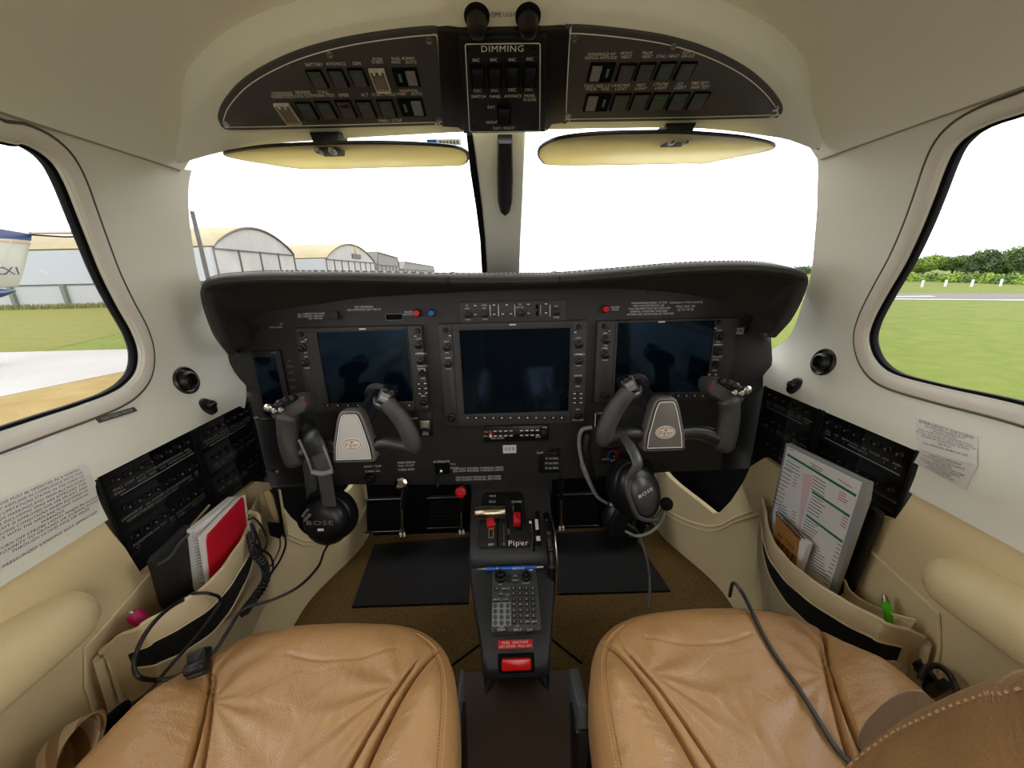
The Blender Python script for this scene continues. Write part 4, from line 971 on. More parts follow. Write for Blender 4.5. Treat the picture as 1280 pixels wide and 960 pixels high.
def cable(name, label, pts, r=.0024, m=None, n=8, parent=None, cat='cable'):
    k = MB(); k.tube(catmull(pts, n), r, m or mat('cable_black', (18, 18, 19), .4), 8); o = k.build(name, parent, smooth=60)
    if parent is None: tag(o, label, cat)
    return o
cable('cable', '', [f1(0, -r0*1.05, -.02), at(405, 690, Y=.62), at(398, 708, Y=.55), at(375, 732, Y=.48), at(345, 748, Y=.45), at(318, 756, Y=.44)], .0022, parent=hs)

hs = thing('aviation_headset', 'black headset with boom microphone hanging beside the right yoke grip', 'headset', at(800, 655, Y=.64))
c = at(803, 617, Y=.62)
r0 = (at(803+27, 617, Y=.62) - c).length
nv = V((.30, -1, .25))
f1, o1 = cup(hs, c, nv, (-.35, 0, 1), r0, 1.35, logo=False)
k = MB(); k.lathe(f1, -.004, 0, [(r0*.62, .002), (r0*.66, .010), (r0*.52, .017), (r0*.25, .020), (.0001, .020)], mat('cup_shell_grey', (62, 62, 62), .35), 30, sy=1.45); k.build('cup_shell', o1)
k = MB(); k.text(f1, 'BOSE', -.004, r0*.28, r0*.15, WHITE, wide=1.5, c=.021); k.build('lettering', o1)
f2, o2 = cup(hs, at(768, 640, Y=.70), (-.6, 1, .1), (0, 0, 1), r0*.9, 1.2, logo=False)
pts = [at(806, 640, Y=.60), at(784, 632, Y=.598), at(787, 595, Y=.60), at(797, 580, Y=.60), at(789, 560, Y=.62), at(779, 546, Y=.65), at(760, 538, Y=.68), at(740, 534, Y=.69), at(727, 538, Y=.69), at(724, 555, Y=.69), at(728, 580, Y=.69), at(737, 603, Y=.69), at(748, 622, Y=.69), at(766, 632, Y=.69)]
k = MB(); k.tube(catmull(pts[2:6], 6), [.006, .010, .010, .008], BAND, 12, flat=.4, up=(0, -1, 0)); k.tube(catmull(pts[10:], 6), [.006, .004, .003], GREY, 10); k.build('headband', hs)
k = MB(); k.tube(catmull(pts[7:11], 6), .004, GREY, 10); k.build('headband_edge', hs)
pad = [at(735, 541, Y=.695), at(732, 560, Y=.695), at(738, 585, Y=.695), at(744, 597, Y=.695)]
k = MB(); k.tube(catmull(pad, 6), [.012, .014, .012, .008], BLACK, 14, flat=.8); k.build('headband_pad', hs)
k = MB(); k.tube(catmull([f1(-.012, .055, .012), f1(-.030, .045, .014), f1(-.036, .0, .015), f1(-.030, -.030, .014), f1(0, -.052, .012), f1(.026, -.040, .010)], 6), .0042, BAND, 10); k.build('yoke_arm', hs)
k = MB(); k.tube(catmull([at(782, 664, Y=.60), at(797, 670, Y=.60), at(815, 664, Y=.60), at(828, 650, Y=.60), at(832, 637, Y=.60)], 6), .0028, GREY, 8); k.build('boom', hs)
p = at(833, 630, Y=.60); k = MB(); k.ellipsoid(p, (.012, .011, .013), BLACKM); k.build('microphone', hs)
k = MB(); p = at(765, 631, Y=.675); k.ellipsoid(p, (.006, .006, .005), GREY, 12, 8); k.build('hinge_cap', hs)
cable('cable', '', [at(785, 655, Y=.62), at(797, 665, Y=.62), at(806, 690, Y=.60), at(811, 715, Y=.56), at(812, 738, Y=.52), at(812, 760, Y=.50)], .0024, mat('cable_grey', (70, 70, 72), .4), parent=hs)
# ================================================================== centre console
con = thing('centre_console', 'black centre console with throttle quadrant, keypad and red fuel placard', 'console', (-.008, .60, -.84))
CON = mat('console_black', (44, 45, 47), .38, bump=(700, .35), spec=.45)
CX = -.006
# (Y, z of top, half width at the top)
st = [(.84, -.50, .099), (.80, -.527, .098), (.745, -.556, .097), (.700, -.576, .096), (.682, -.586, .096), (.674, -.598, .095), (.672, -.612, .094), (.662, -.617, .093), (.60, -.628, .081), (.55, -.637, .070), (.520, -.6425, .064), (.498, -.648, .061), (.489, -.655, .059), (.485, -.668, .057)]
k = MB(); rows = []
for y, z, w in st:
    e = .012; zz = -.84 if y > .60 else -.84 + .145*min(1, (.60-y)/.08)
    ww = w*.86 - .01
    rows.append([V((CX-ww, y+.03 if y < .5 else y, zz)), V((CX-w*.97, y, z-.05)), V((CX-w, y, z-e)), V((CX-w+.003, y, z-.003)), V((CX-w+.010, y, z)), V((CX, y, z)), V((CX+w-.010, y, z)), V((CX+w-.003, y, z-.003)), V((CX+w, y, z-e)), V((CX+w*.97, y, z-.05)), V((CX+ww, y+.03 if y < .5 else y, zz))])
y, z, w = .505, -.73, .052
rows.append([V((CX+(p.x-CX)*.97, .490, min(p.z, -.684))) for p in rows[-1]])
rows.append([V((CX+(p.x-CX)*.8, .60, min(p.z, -.70))) for p in rows[-1]])
rows.append([V((CX+(p.x-CX)*.95, .62, -.84)) for p in rows[-1]])
k.grid(rows, CON); k.build('console_body', con, smooth=45)
def CF(y0, z0, y1, z1): return Fr((CX, y0, z0), (1, 0, 0), (0, y1-y0, z1-z0))
QF = CF(.700, -.575, .80, -.526)      # quadrant face
# quadrant recessed plate
k = MB(); k.prism(QF, px_poly(QF, [(603, 620), (606, 616), (650, 615), (654, 618), (656, 640), (662, 684), (600, 686), (597, 680)]), .0, .003, PANELB, .001); k.build('quadrant_plate', con)
k = MB()
for q in ([(621, 652), (623, 652), (623, 684), (621, 684)], [(634, 650), (636, 650), (636, 684), (634, 684)], [(643, 628), (651, 628), (653, 664), (642, 664)], [(664, 650), (667, 650), (669, 690), (666, 690)], [(669, 640), (674, 640), (676, 682), (671, 682)]): k.prism(QF, px_poly(QF, q), .002, .0036, BLACKM)
k.build('lever_slot', con)
def qt(mb, s, x, y, h, m=WHITE, c=.0038, wide=1.): mb.text(QF, s, *QF.px(x, y, c), QF.ky(x, y)*h, m, c=c, wide=wide)
k = MB()
for s, x, y, h in [('IDLE', 615.5, 627, 2.4), ('COND', 646, 627, 2.4), ('GATE', 615, 655, 2.4), ('REV', 614, 680.5, 2.6), ('0', 630, 680, 2.4), ('MAX', 616, 620, 2.2)]: qt(k, s, x, y, h)
for i in range(8): qt(k, '-', 630, 656+3*i, 3)
for i in range(4): qt(k, '-', 641.5, 633+2.6*i, 3)
qt(k, 'Piper', 648, 678.5, 6.5, wide=1.15)
k.add([QF(*QF.px(650, 675.5, .004), .004), QF(*QF.px(646.8, 678, .004), .004), QF(*QF.px(653, 678, .004), .004)], [(0, 1, 2)], mat('logo_red', (170, 60, 58), .5))
k.box(QF, *(lambda a, b: (a[0], b[0], b[1], a[1]))(QF.px(668.5, 650), QF.px(673.5, 663)), .0032, .0038, PAPER); k.box(QF, *(lambda a, b: (a[0], b[0], b[1], a[1]))(QF.px(670, 671), QF.px(675.5, 677)), .0032, .0038, PAPER)
k.build('lettering', con)
k = MB(); y0 = QF.px(611, 662); y1 = QF.px(617, 673); k.frame(QF, [(y0[0], y1[1]), (y1[0], y1[1]), (y1[0], y0[1]), (y0[0], y0[1])], .0009, .0032, .0038, mat('yellow_line', (190, 170, 80), .6)); k.build('warning_frame', con)
# power lever: shiny metal cylinder on an arm
a, b = QF.px(613, 641, .02)
k = MB(); L = 19*QF.k(613, 641)*.97; cc = QF(a, b, .022); r = .0155
rr = Fr(cc, (0, 1, 0), (0, 0, 1)); rr.n = V((1, 0, 0)); rr.u = V((0, 1, 0)); rr.v = V((0, 0, 1))
k.lathe(rr, 0, 0, [(r*.9, -L), (r, -L+.002), (r, L-.002), (r*.9, L), (.0001, L)], mat('satin_nickel', (196, 184, 160), .22, metal=1, bump=(300, .1, 'wave')), 28, cap0=True)
pl_ = k.build('power_lever', con, label='shiny cylindrical metal lever')
k = MB(); k.box(QF, a-.009, a+.009, b-.030, b-.012, .004, .018, RED, r=.003, bev=.003); k.build('reverse_trigger', pl_, label='red and white trigger')
k = MB(); k.box(QF, a-.007, a+.007, b-.014, b-.006, .012, .022, mat('cream_cap', (215, 205, 190), .4), r=.002, bev=.002); k.build('trigger_cap', pl_)
k = MB(); a, b = QF.px(646, 649, .012); s = QF.k(646, 649); k.box(QF, a-4.6*s, a+4.6*s, b-.014, b+.013, .003, .024, RED, r=.002, bev=.003)
for j in range(3): k.box(QF, a-4*s, a+4*s, b-.004+.004*j, b-.0025+.004*j, .024, .0255, RED)
k.build('condition_lever', con, label='red lever')
a, b = QF.px(636, 662, .008); k = MB(); k.tube([QF(a, b-.008, .004), QF(a, b, .012)], [.003, .0035], STEEL, 10); k.build('friction_tab', con)
a, b = QF.px(663, 653, .006); k = MB(); k.ellipsoid(QF(a, b, .008), (.0035,)*3, WHITE, 12, 8); k.build('gear_light', con)
k = MB(); k.tube(catmull([QF(*QF.px(664, 655), .005), QF(*QF.px(666, 672), .006), QF(*QF.px(664, 689), .006)], 5), .0012, STEEL, 6); k.build('edge_trim', con)
# trim wheel at the right of the quadrant
W0 = at(679, 655, X=.074); 
k = MB(); wc = V((.0765, .735, -.634)); R = .088; path = [wc + V((0, R*math.cos(t), R*math.sin(t))) for t in [2*PI*j/48 for j in range(48)]]
k.tube(path, [.0065], BLACK, 12, closed=True) if 0 else k.tube(path, [.0078]*48, BLACK, 12, closed=True)
for j in range(0, 48, 3): k.ellipsoid(path[j], (.0098, .0098, .0098), BLACK, 10, 6)
tw = k.build('trim_wheel', con, label='ribbed black trim wheel')
k = MB(); rr = Fr(wc, (0, 1, 0), (0, 0, 1)); rr.n = V((1, 0, 0)); k.lathe(rr, 0, 0, [(R*.98, -.002), (R*.98, .002), (.0001, .002)], BLACKM, 40, cap0=True); k.build('wheel_disc', tw)
k = MB(); k.tube([wc + V((.012, (R+.002)*math.cos(t), (R+.002)*math.sin(t))) for t in [PI*.35+PI*.75*j/20 for j in range(21)]], .0015, STEEL, 6); k.build('wheel_rim', tw)

# keypad
KF = CF(.53, -.6415, .66, -.6175)
kp = thing('keypad_controller', 'grey alphanumeric keypad controller with two knobs mounted on the console', 'keypad', KF(0, 0, 0))
a0, b0 = KF.px(614.5, 794); a1, b1 = KF.px(670, 713)
aw = max(abs(a0), abs(a1)); a0 = KF.px(615, 750)[0]; a1 = KF.px(673, 750)[0]
k = MB(); k.box(KF, a0, a1, b0, b1, 0, .010, mat('keypad_grey', (74, 75, 73), .45), r=.003, bev=.0015); k.build('keypad_case', kp)
ZK = lambda x, y: (590 + x/6.4, 700 + y/6.4)
def key(x, y, w, h, m=None, rnd=False, t='', leg=WHITE):
    a, b = KF.px(*ZK(x, y), .012); s = KF.k(*ZK(x, y)); sy = KF.ky(*ZK(x, y)); k = MB()
    w = w/6.4*s/2; h = h/6.4*sy/2
    if rnd: k.lathe(KF, a, b, [(w, .010), (w, .0125), (w*.8, .0135), (.0001, .0135)], m or BLACK, 14)
    else: k.box(KF, a-w, a+w, b-h, b+h, .010, .0132, m or mat('key_dark', (40, 40, 39), .5), r=.001, bev=.0006)
    if t: k.text(KF, t, a, b, min(h*1.1, w*1.1), leg, c=.0137)
    k.build('key', kp)
rows4 = [(228, 'ABCD'), (271, 'EFGH'), (315, 'IJKL'), (358, 'MNOP'), (404, 'QRST'), (450, 'UVWX')]
for y, tx in rows4:
    for i, ch in enumerate(tx): key(331+i*52+(y-228)*.03, y, 34, 26, t=ch)
for i, ch in enumerate(['Y', 'Z', 'SPC', 'ENT']): key(339+i*54, 497, 36, 26, t=ch)
for x, y, tx in ((200, 232, 'D'), (270, 232, 'MENU'), (237, 275, 'FPL'), (198, 320, 'PROC'), (270, 318, 'CLR'), (297, 130, ''), (350, 130, 'SEL'), (297, 166, ''), (350, 166, 'MAP')): key(x, y, 40, 24, t=tx)
pa, pb = KF.px(*ZK(160, 532), .010), KF.px(*ZK(308, 340), .010)
k = MB(); k.box(KF, pa[0], pb[0], pa[1], pb[1], .010, .0108, mat('number_pad_grey', (150, 152, 152), .5), r=.002); k.build('number_field', kp, label='pale grey number field')
for r_ in range(4):
    for c_ in range(3): key(186+c_*50, 364+r_*46, 36, 36, mat('key_number', (88, 90, 90), .45), True, '123456789*0#'[r_*3+c_] if '123456789*0#'[r_*3+c_] in GLY else '+', INK)
for x, w, tx in ((232, 105, 'TERM'), (366, 48, 'DFLT'), (465, 66, 'ENT')): key(x, 562, w, 32, t=tx)
for x, y, r in ((228, 140, 6.5), (434, 138, 5.4)):
    a, b = KF.px(*ZK(x, y), .012); knob(KF, a, b, KF.k(*ZK(x, y))*r, .018, BLACK, 'knob', kp, .010)
k = MB()
for s, x, y in (('FMS', 228, 196), ('RANGE', 430, 186), ('CRSR', 236, 538), ('ENT', 366, 528), ('FMS', 285, 278)): k.text(KF, s, *KF.px(*ZK(x, y), .010), KF.ky(*ZK(x, y))*1.6, WHITE, c=.0104)
k.build('lettering', kp)
k = MB(); a, b = KF.px(*ZK(472, 80), .010); k.box(KF, a-.004, a+.004, b-.001, b+.001, .010, .0104, WHITE); k.build('badge_strip', kp)
# placards
k = MB(); a0, b0 = KF.px(622.5, 812); a1, b1 = KF.px(665.5, 799.5); k.box(KF, a0, a1, b0, b1, 0, .0015, RED); 
k.text(KF, 'FUEL  SHUTOFF', (a0+a1)/2, b0+(b1-b0)*.68, (b1-b0)*.30, WHITE, c=.0019); k.text(KF, 'LIFT COVER - PULL OFF', (a0+a1)/2, b0+(b1-b0)*.25, (b1-b0)*.24, WHITE, c=.0019)
k.build('fuel_placard', con, label='red placard reading FUEL SHUTOFF')
k = MB()
for i, s in enumerate(('FUEL SELECTOR', 'OFF POSITION IN', 'FLIGHT PROHIBITED')): k.text(KF, s, *KF.px(608+i*2.6, 788), KF.ky(608, 788)*2.2, WHITE, rot=PI/2, c=.0006)
k.build('side_lettering', con)
SF = Fr((CX, .488, -.664), (1, 0, 0), (0, .55, 1))
a0, b0 = SF.px(627, 836); a1, b1 = SF.px(663.5, 820)
k = MB(); k.box(SF, a0-.006, a1+.006, b0-.006, b1+.004, -.004, .004, BLACKM, r=.003, bev=.001); k.build('shutoff_recess', con)
k = MB(); k.box(SF, a0, a1, b0, b1, .004, .010, mat('red_cover', (215, 24, 16), .25), r=.003, bev=.002); k.build('shutoff_cover', con, label='red cover')
# blue pen lying in the tray
p0 = at(597, 711.5, Y=.658); p1 = at(679, 708.5, Y=.662); d = (p1-p0)
pen = thing('pen', 'blue and silver pen lying across the console tray above the keypad', 'pen', p0)
k = MB(); k.tube([p0.lerp(p1, .12), p0.lerp(p1, .9)], .0042, mat('pen_blue', (30, 96, 190), .25), 14); k.build('barrel', pen)
k = MB(); k.tube([p0, p0.lerp(p1, .12)], [.0008, .0040], STEEL, 12); k.build('tip', pen)
k = MB(); k.tube([p0.lerp(p1, .9), p1], [.0040, .0036], STEEL, 12); k.build('button', pen)
k = MB(); f = Fr(p0.lerp(p1, .62), d, (0, .4, 1)); k.text(f, 'AIRTIME', 0, 0, .0045, WHITE, c=.0046); k.build('lettering', pen)
for q in (.29, .31): 
    k = MB(); k.tube([p0.lerp(p1, q), p0.lerp(p1, q+.008)], .0045, STEEL, 14); k.build('ring', pen)
# grooved metal cover plate between the seats + seat rails
GF = Fr((0, .5, -.846), (1, 0, 0), (0, 1, 0))
k = MB(); pl_ = px_poly(GF, [(580, 842), (716, 839), (726, 985), (574, 985)]); k.prism(GF, pl_, 0, .006, mat('ribbed_brown_mat', (66, 50, 34), .6, bump=(260, 1.0, 'weave')), .002)
tag(k.build('aisle_mat'), 'dark ribbed brown mat on the floor between the seats', 'mat')
for xs, lab in (((568, 574, 566, 579), 'dark grey seat lever plate beside the left seat'), ((722, 736, 719, 740), 'dark grey seat lever plate beside the right seat')):
    Pm = Fr((0, .36, -.50), (1, 0, 0), (0, .25, 1))
    f = Pm; a0 = f.px(xs[0], 905)[0]; a1 = f.px(xs[1], 905)[0]; b1 = f.px(xs[0], 882)[1]; b0 = b1-.13
    t = thing('seat_rail_cover', lab, 'seat fitting', f((a0+a1)/2, b0, 0), 'seat lever plates')
    k = MB(); k.box(f, a0, a1, b0, b1, -.06, 0, mat('rail_grey', (74, 78, 82), .4), r=.003, bev=.003); k.build('plate', t)
    k = MB(); aa = f.px(xs[2], 930)[0]; ab = f.px(xs[3], 930)[0]; k.box(f, aa, ab, b0-.02, b1-.032, -.04, .004, BLACK, r=.002, bev=.002); k.build('lever_housing', t)
# ================================================================== air vents, valves, placards on the side lining
for side, vx, vy, wx, wy, nm in ((-1, 232, 476, 260, 508, 'left'), (1, 1030, 453, 993, 482, 'right')):
    y, s = hitS(vx, vy, side); f = frS(side, y, s)
    t = thing('air_vent', 'round dark eyeball air vent in the %s window pillar' % nm, 'air vent', f(0, 0, 0), 'eyeball air vents')
    r = .0265
    k = MB(); k.lathe(f, 0, 0, [(r, -.002), (r*1.02, .003), (r*.92, .006), (r*.80, .004), (r*.76, -.004)], mat('vent_brown_black', (40, 26, 24), .3), 32, cap1=False); k.build('vent_ring', t)
    tp = f.moved(0, 0, 0); 
    k = MB(); k.lathe(f, 0, 0, [(r*.76, -.004), (r*.74, .004), (r*.62, .011), (r*.46, .014), (r*.42, .012), (r*.40, .002), (.0001, .0)], BLACK, 32); k.build('eyeball', t)
    y, s = hitS(wx, wy, side); f = frS(side, y, s)
    t = thing('ledge_fitting', 'small black screw fitting on the %s ledge below the air vent' % nm, 'fitting', f(0, 0, 0), 'black ledge fittings')
    k = MB(); k.lathe(f, 0, 0, [(.0165, -.006), (.0165, .002), (.013, .004), (.0001, .004)], BLACK, 20, sy=1.1, sx=.9); k.build('plate', t)
    k = MB(); k.lathe(f, .001, -.001, [(.0085, .003), (.008, .011), (.0055, .014), (.0001, .014)], BLACK, 18); k.lathe(f, .001, -.001, [(.0022, .014), (.002, .0152), (.0001, .0152)], STEEL, 10); k.build('knob', t)

def Smap(side):
    """maps (a along the reading direction, b up the lining, c off it) to the lining"""
    return lambda a, b, c=0: SP(side, -side*a, b, c)
def decal(side, corners, m, off=.0012, n=10, name='placard', label='', cat='placard', texts=(), ink=INK, curl=0):
    q = [hitS(x, y, side) for x, y in corners]            # TL TR BR BL
    q = [(-side*a, b) for a, b in q]
    k = MB(); rows = []
    P = Smap(side)
    def uv(u, v):
        a = (1-u)*((1-v)*q[3][0] + v*q[0][0]) + u*((1-v)*q[2][0] + v*q[1][0]); b = (1-u)*((1-v)*q[3][1] + v*q[0][1]) + u*((1-v)*q[2][1] + v*q[1][1]); return a, b
    for i in range(n+1): rows.append([P(*uv(i/n, j/n), off) for j in range(n+1)])
    k.grid(rows, m)
    rows2 = [[P(*uv(i/n, j/n), 0.0) for j in range(n+1)] for i in range(n+1)]
    edge = [(i, 0) for i in range(n)] + [(n, j) for j in range(n)] + [(i, n) for i in range(n, 0, -1)] + [(0, j) for j in range(n, 0, -1)]
    k.rings([[rows[i][j] for i, j in edge], [rows2[i][j] for i, j in edge]], m, cap0=False, cap1=False)
    w = abs(q[1][0]-q[0][0]); h = abs(q[0][1]-q[3][1])
    for s, u, v, hh, al in texts:
        mp = lambda a, b, c: P(*uv(u + a/w, v + b/h), off + c)
        k.text(mp, s, 0, 0, h*hh, ink, al, c=.0004)
    o = k.build(name, recalc=True, smooth=60); tag(o, label, cat); return o
PLA = mat('placard_white', (222, 221, 214), .6)
L = ["THIS AIRPLANE MUST BE OPERATED AS A NORMAL", "CATEGORY AIRPLANE IN COMPLIANCE WITH THE", "OPERATING LIMITATIONS STATED IN THE FORM OF", "PLACARDS MARKINGS AND MANUALS NO ACRO", "MANEUVERS INCLUDING SPINS ARE APPROVED THIS", "AIRCRAFT IS APPROVED FOR VFR IFR DAY AND", "NIGHT ICING CONDITIONS WHEN EQUIPPED IN", "ACCORDANCE WITH THE AIRPLANE FLIGHT MANUAL"]
L2 = ["WARNING", "TURN OFF STROBE LIGHTS WHEN IN CLOSE", "PROXIMITY TO GROUND OR DURING FLIGHT", "THROUGH CLOUD FOG OR HAZE", "", "PRESSURIZED LANDING NOT APPROVED"]
tx = [(s, .93, .93-.072*i, .042, 'r') for i, s in enumerate(L)] + [(s, .62, .93-.072*(8.0+i), .044, 'c') for i, s in enumerate(L2)]
decal(-1, [(-60, 650), (106, 579), (124, 637), (-60, 744)], PLA, n=24, label='large white placard with black capital text on the left window ledge', texts=tx)
decal(-1, [(-30, 556), (62, 537), (82, 549), (-30, 586)], mat('placard_faint', (232, 231, 226), .5), label='faint white sticker on the left window ledge above the large placard', texts=[(s, .5, .8-.2*i, .09, 'c') for i, s in enumerate(("NO SMOKING WHILE OXYGEN IN USE", "FASTEN SEAT BELTS", "EMERGENCY EXIT ONLY", "PULL HANDLE OUT"))], ink=mat('faint_ink', (190, 190, 196), .8))
decal(-1, [(118, 523), (166, 509), (171, 514), (124, 529)], mat('metal_plate', (96, 98, 100), .35, metal=.6), off=.002, label='narrow metal data plate below the left side window', texts=[('OXYGEN MASK', .5, .5, .5, 'c')], ink=mat('plate_ink', (200, 200, 198), .6))
E1 = [("EMERGENCY OXYGEN", .90, .10), ("IN DRAWER UNDER SEAT", .79, .065), ("SINGLE ACCESS", .70, .065), ("PULL MASK OUT OF DRAWER FULLY", .61, .062), ("AT FULL EXTENSION GIVE CORD A TUG", .52, .062), ("MAXIMUM DURATION 15 MINS", .43, .065), ("SEE POH", .33, .065), ("NO SMOKING WHEN IN USE", .22, .065)]
decal(1, [(1146, 522), (1223, 546), (1223, 582), (1149, 561)], PLA, n=14, label='white EMERGENCY OXYGEN placard on the right window ledge, upper of two', texts=[(s, .5, v, h, 'c') for s, v, h in E1])
E2 = [("OXIGENIO DE EMERGENCIA", .88, .09), ("EM COMPARTIMENTO SOB O ASSENTO", .74, .085), ("PUXE A MASCARA", .62, .085), ("PARA FORA COMPLETAMENTE PUXE O CABO", .50, .08), ("COM FORCA DURACAO 15 MINUTOS", .38, .085), ("CONSULTE O MANUAL", .26, .085), ("NAO FUME QUANDO EM USO", .14, .085)]
decal(1, [(1149, 562), (1223, 583), (1208, 613), (1143, 578)], mat('placard_clear', (214, 212, 204), .6), n=14, label='pale placard with dark capital text just below the EMERGENCY OXYGEN placard', texts=[(s, .5, v, h, 'c') for s, v, h in E2])

# ================================================================== circuit breaker panels
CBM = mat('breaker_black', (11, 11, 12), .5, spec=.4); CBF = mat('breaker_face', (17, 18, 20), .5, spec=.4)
def cbpanel(side, y0, y1, z0, z1, nrows, label, cols, painted_shade, words):
    """y0 rear, y1 forward; stepped rows of push-pull breakers"""
    y0 -= 0; f = Fr((side*.581, 0, 0), (0, -side, 0), (0, 0, 1)); sg = -side
    t = thing('circuit_breaker_panel', label, 'circuit breaker panel', V((side*.577, (y0+y1)/2, z0)))
    a0, a1 = sorted((sg*y0, sg*y1)); h = (z1-z0-.028)/nrows; prof = [(-.01, z1)]
    k = MB(); pts = [(-.006, z1)]
    for r in range(nrows):
        zt = z1 - r*h; pts += [(.000, zt-.001), (.0055, zt-h*.80), (.002, zt-h*.93)]
    pts += [(.004, z0+.022), (.002, z0), (-.012, z0)]
    k.rings([[f(a0, z, c) for c, z in pts], [f(a1, z, c) for c, z in pts]], CBF if not painted_shade else CBM, closed=False, cap0=False, cap1=False)  # forward panels get a darker face colour, their shadow painted in
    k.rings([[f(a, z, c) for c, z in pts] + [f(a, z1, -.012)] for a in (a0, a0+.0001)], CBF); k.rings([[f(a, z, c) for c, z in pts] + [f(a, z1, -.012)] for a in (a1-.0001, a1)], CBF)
    k.box(f, a0-.001, a0+.004, z0, z1, -.01, .006, CBM, bev=.001); k.box(f, a1-.004, a1+.001, z0, z1, -.01, .006, CBM, bev=.001)
    k.build('panel_face', t)
    lt = MB(); wi = 0
    for r in range(nrows):
        zt = z1 - r*h; dr = V((0, .007, -h*.8))
        rf = Fr(f(0, zt-.001, 0), f.u, f.v*(h*.8) - f.n*.007)
        n = cols[r]
        for i in range(n):
            a = a0 + .012 + (a1-a0-.024)*(i+.5)/n + (.003 if r % 2 else 0)
            if painted_shade and (i*7+r*3) % 3 == 0: pass
            k = MB(); k.lathe(rf, a, -h*.28, [(.0046, 0), (.0044, .003), (.0030, .0034), (.0028, .008), (.0022, .009), (.0001, .009)], BLACK, 12)
            k.lathe(rf, a, -h*.28, [(.0011, .009), (.0009, .0094), (.0001, .0094)], DIM if not painted_shade else GREY, 8)
            k.build('circuit_breaker', t)
            w = words[wi % len(words)]; wi += 1
            for j, ww in enumerate(w.split(' ')): lt.text(rf, ww, a, -h*.56 - j*.0055, .0034, DIM, c=.0007)
        if r == 0: lt.box(rf, a0+.02, a0+(a1-a0)*.8 if painted_shade else a1-.012, -h*.80, -h*.775, .0003, .0008, DIM)
    lt.build('lettering', t)
    sc_ = [(a0+(a1-a0)*.2, z0+.012), (a0+(a1-a0)*.8, z0+.012)]
    for a, z in sc_: screw(f, a, z, .0042, t, .003, BLACK)
    return t
W1 = ['STALL WARN', 'START', 'AUTO PILOT', 'PITCH TRIM', 'RUDDER TRIM', 'HEATED SEATS', 'CABIN BLOWER', 'FUEL PUMP', 'LANDING GEAR', 'FLAP MOTOR', 'OIL TEMP', 'ENGINE DATA', 'PITOT HEAT', 'PROP HEAT', 'STROBE', 'NAV LTS', 'ICE LT', 'TAXI LT', 'DIMMER', 'DOME', 'TRIM', 'BUS TIE']
cbpanel(-1, .473, .640, -.428, -.2595, 3, 'rear left circuit breaker panel with three stepped rows behind the red notebook', (8, 9, 9), False, W1)
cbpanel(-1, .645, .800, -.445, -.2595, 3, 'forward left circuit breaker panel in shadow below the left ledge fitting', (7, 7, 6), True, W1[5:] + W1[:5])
cbpanel(1, .473, .640, -.400, -.2565, 2, 'rear right circuit breaker panel beside the laminated checklist', (8, 8), False, ['NAV COMM', 'GPS 2', 'XPDR 2', 'AUDIO MARKER', 'WX DATA', 'RADAR', 'ADC 2', 'AHRS 2', 'PFD 2', 'STORM', 'FAN', 'ACCESS LOCATE', 'DME', 'AIR COND', 'GALLEY', 'ADAPTER'])
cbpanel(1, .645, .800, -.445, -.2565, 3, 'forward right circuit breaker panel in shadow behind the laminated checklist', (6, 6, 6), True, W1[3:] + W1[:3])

# ================================================================== armrests
for side, nm in ((-1, 'left'), (1, 'right')):
    t = thing('armrest', 'padded cream armrest on the %s side wall' % nm, 'armrest', V((side*.56, .2, -.40)), 'side wall armrests')
    k = MB(); rows = []
    for i in range(29):
        u = i/28; y = .412 - .62*u
        e = math.sqrt(max(0, 1-(1-min(1, u/.10))**2)); e2 = math.sqrt(max(0, 1-(1-min(1, (1-u)/.10))**2)); e = max(.04, min(e, e2))
        w = .078*e*(.75+.25*min(1, u/.3)); h = .030*e*(.8+.2*min(1, u/.3)); zc = -.388 + .030*min(1, u/.4)
        ring = []
        for j in range(22):
            th = 2*PI*j/22; ct, st_ = math.cos(th), math.sin(th)
            a = abs(ct)**.75*(1 if ct > 0 else -1); b = abs(st_)**.8*(1 if st_ > 0 else -1)
            ring.append(V((side*(.582 - w*.5 - a*w*.62), y, zc + b*h - .010*max(0, a)*(1-b)*.5)))
        rows.append(ring)
    k.rings(rows, mat('armrest_cream', (222, 204, 158), .5, bump=(500, .25), spec=.4)); k.build('armrest_pad', t, smooth=70)
    k = MB(); k.tube([V((side*.567, .30-.06*j, -.345)) for j in range(8)], .002, CREAM2, 6); k.build('piping', t)

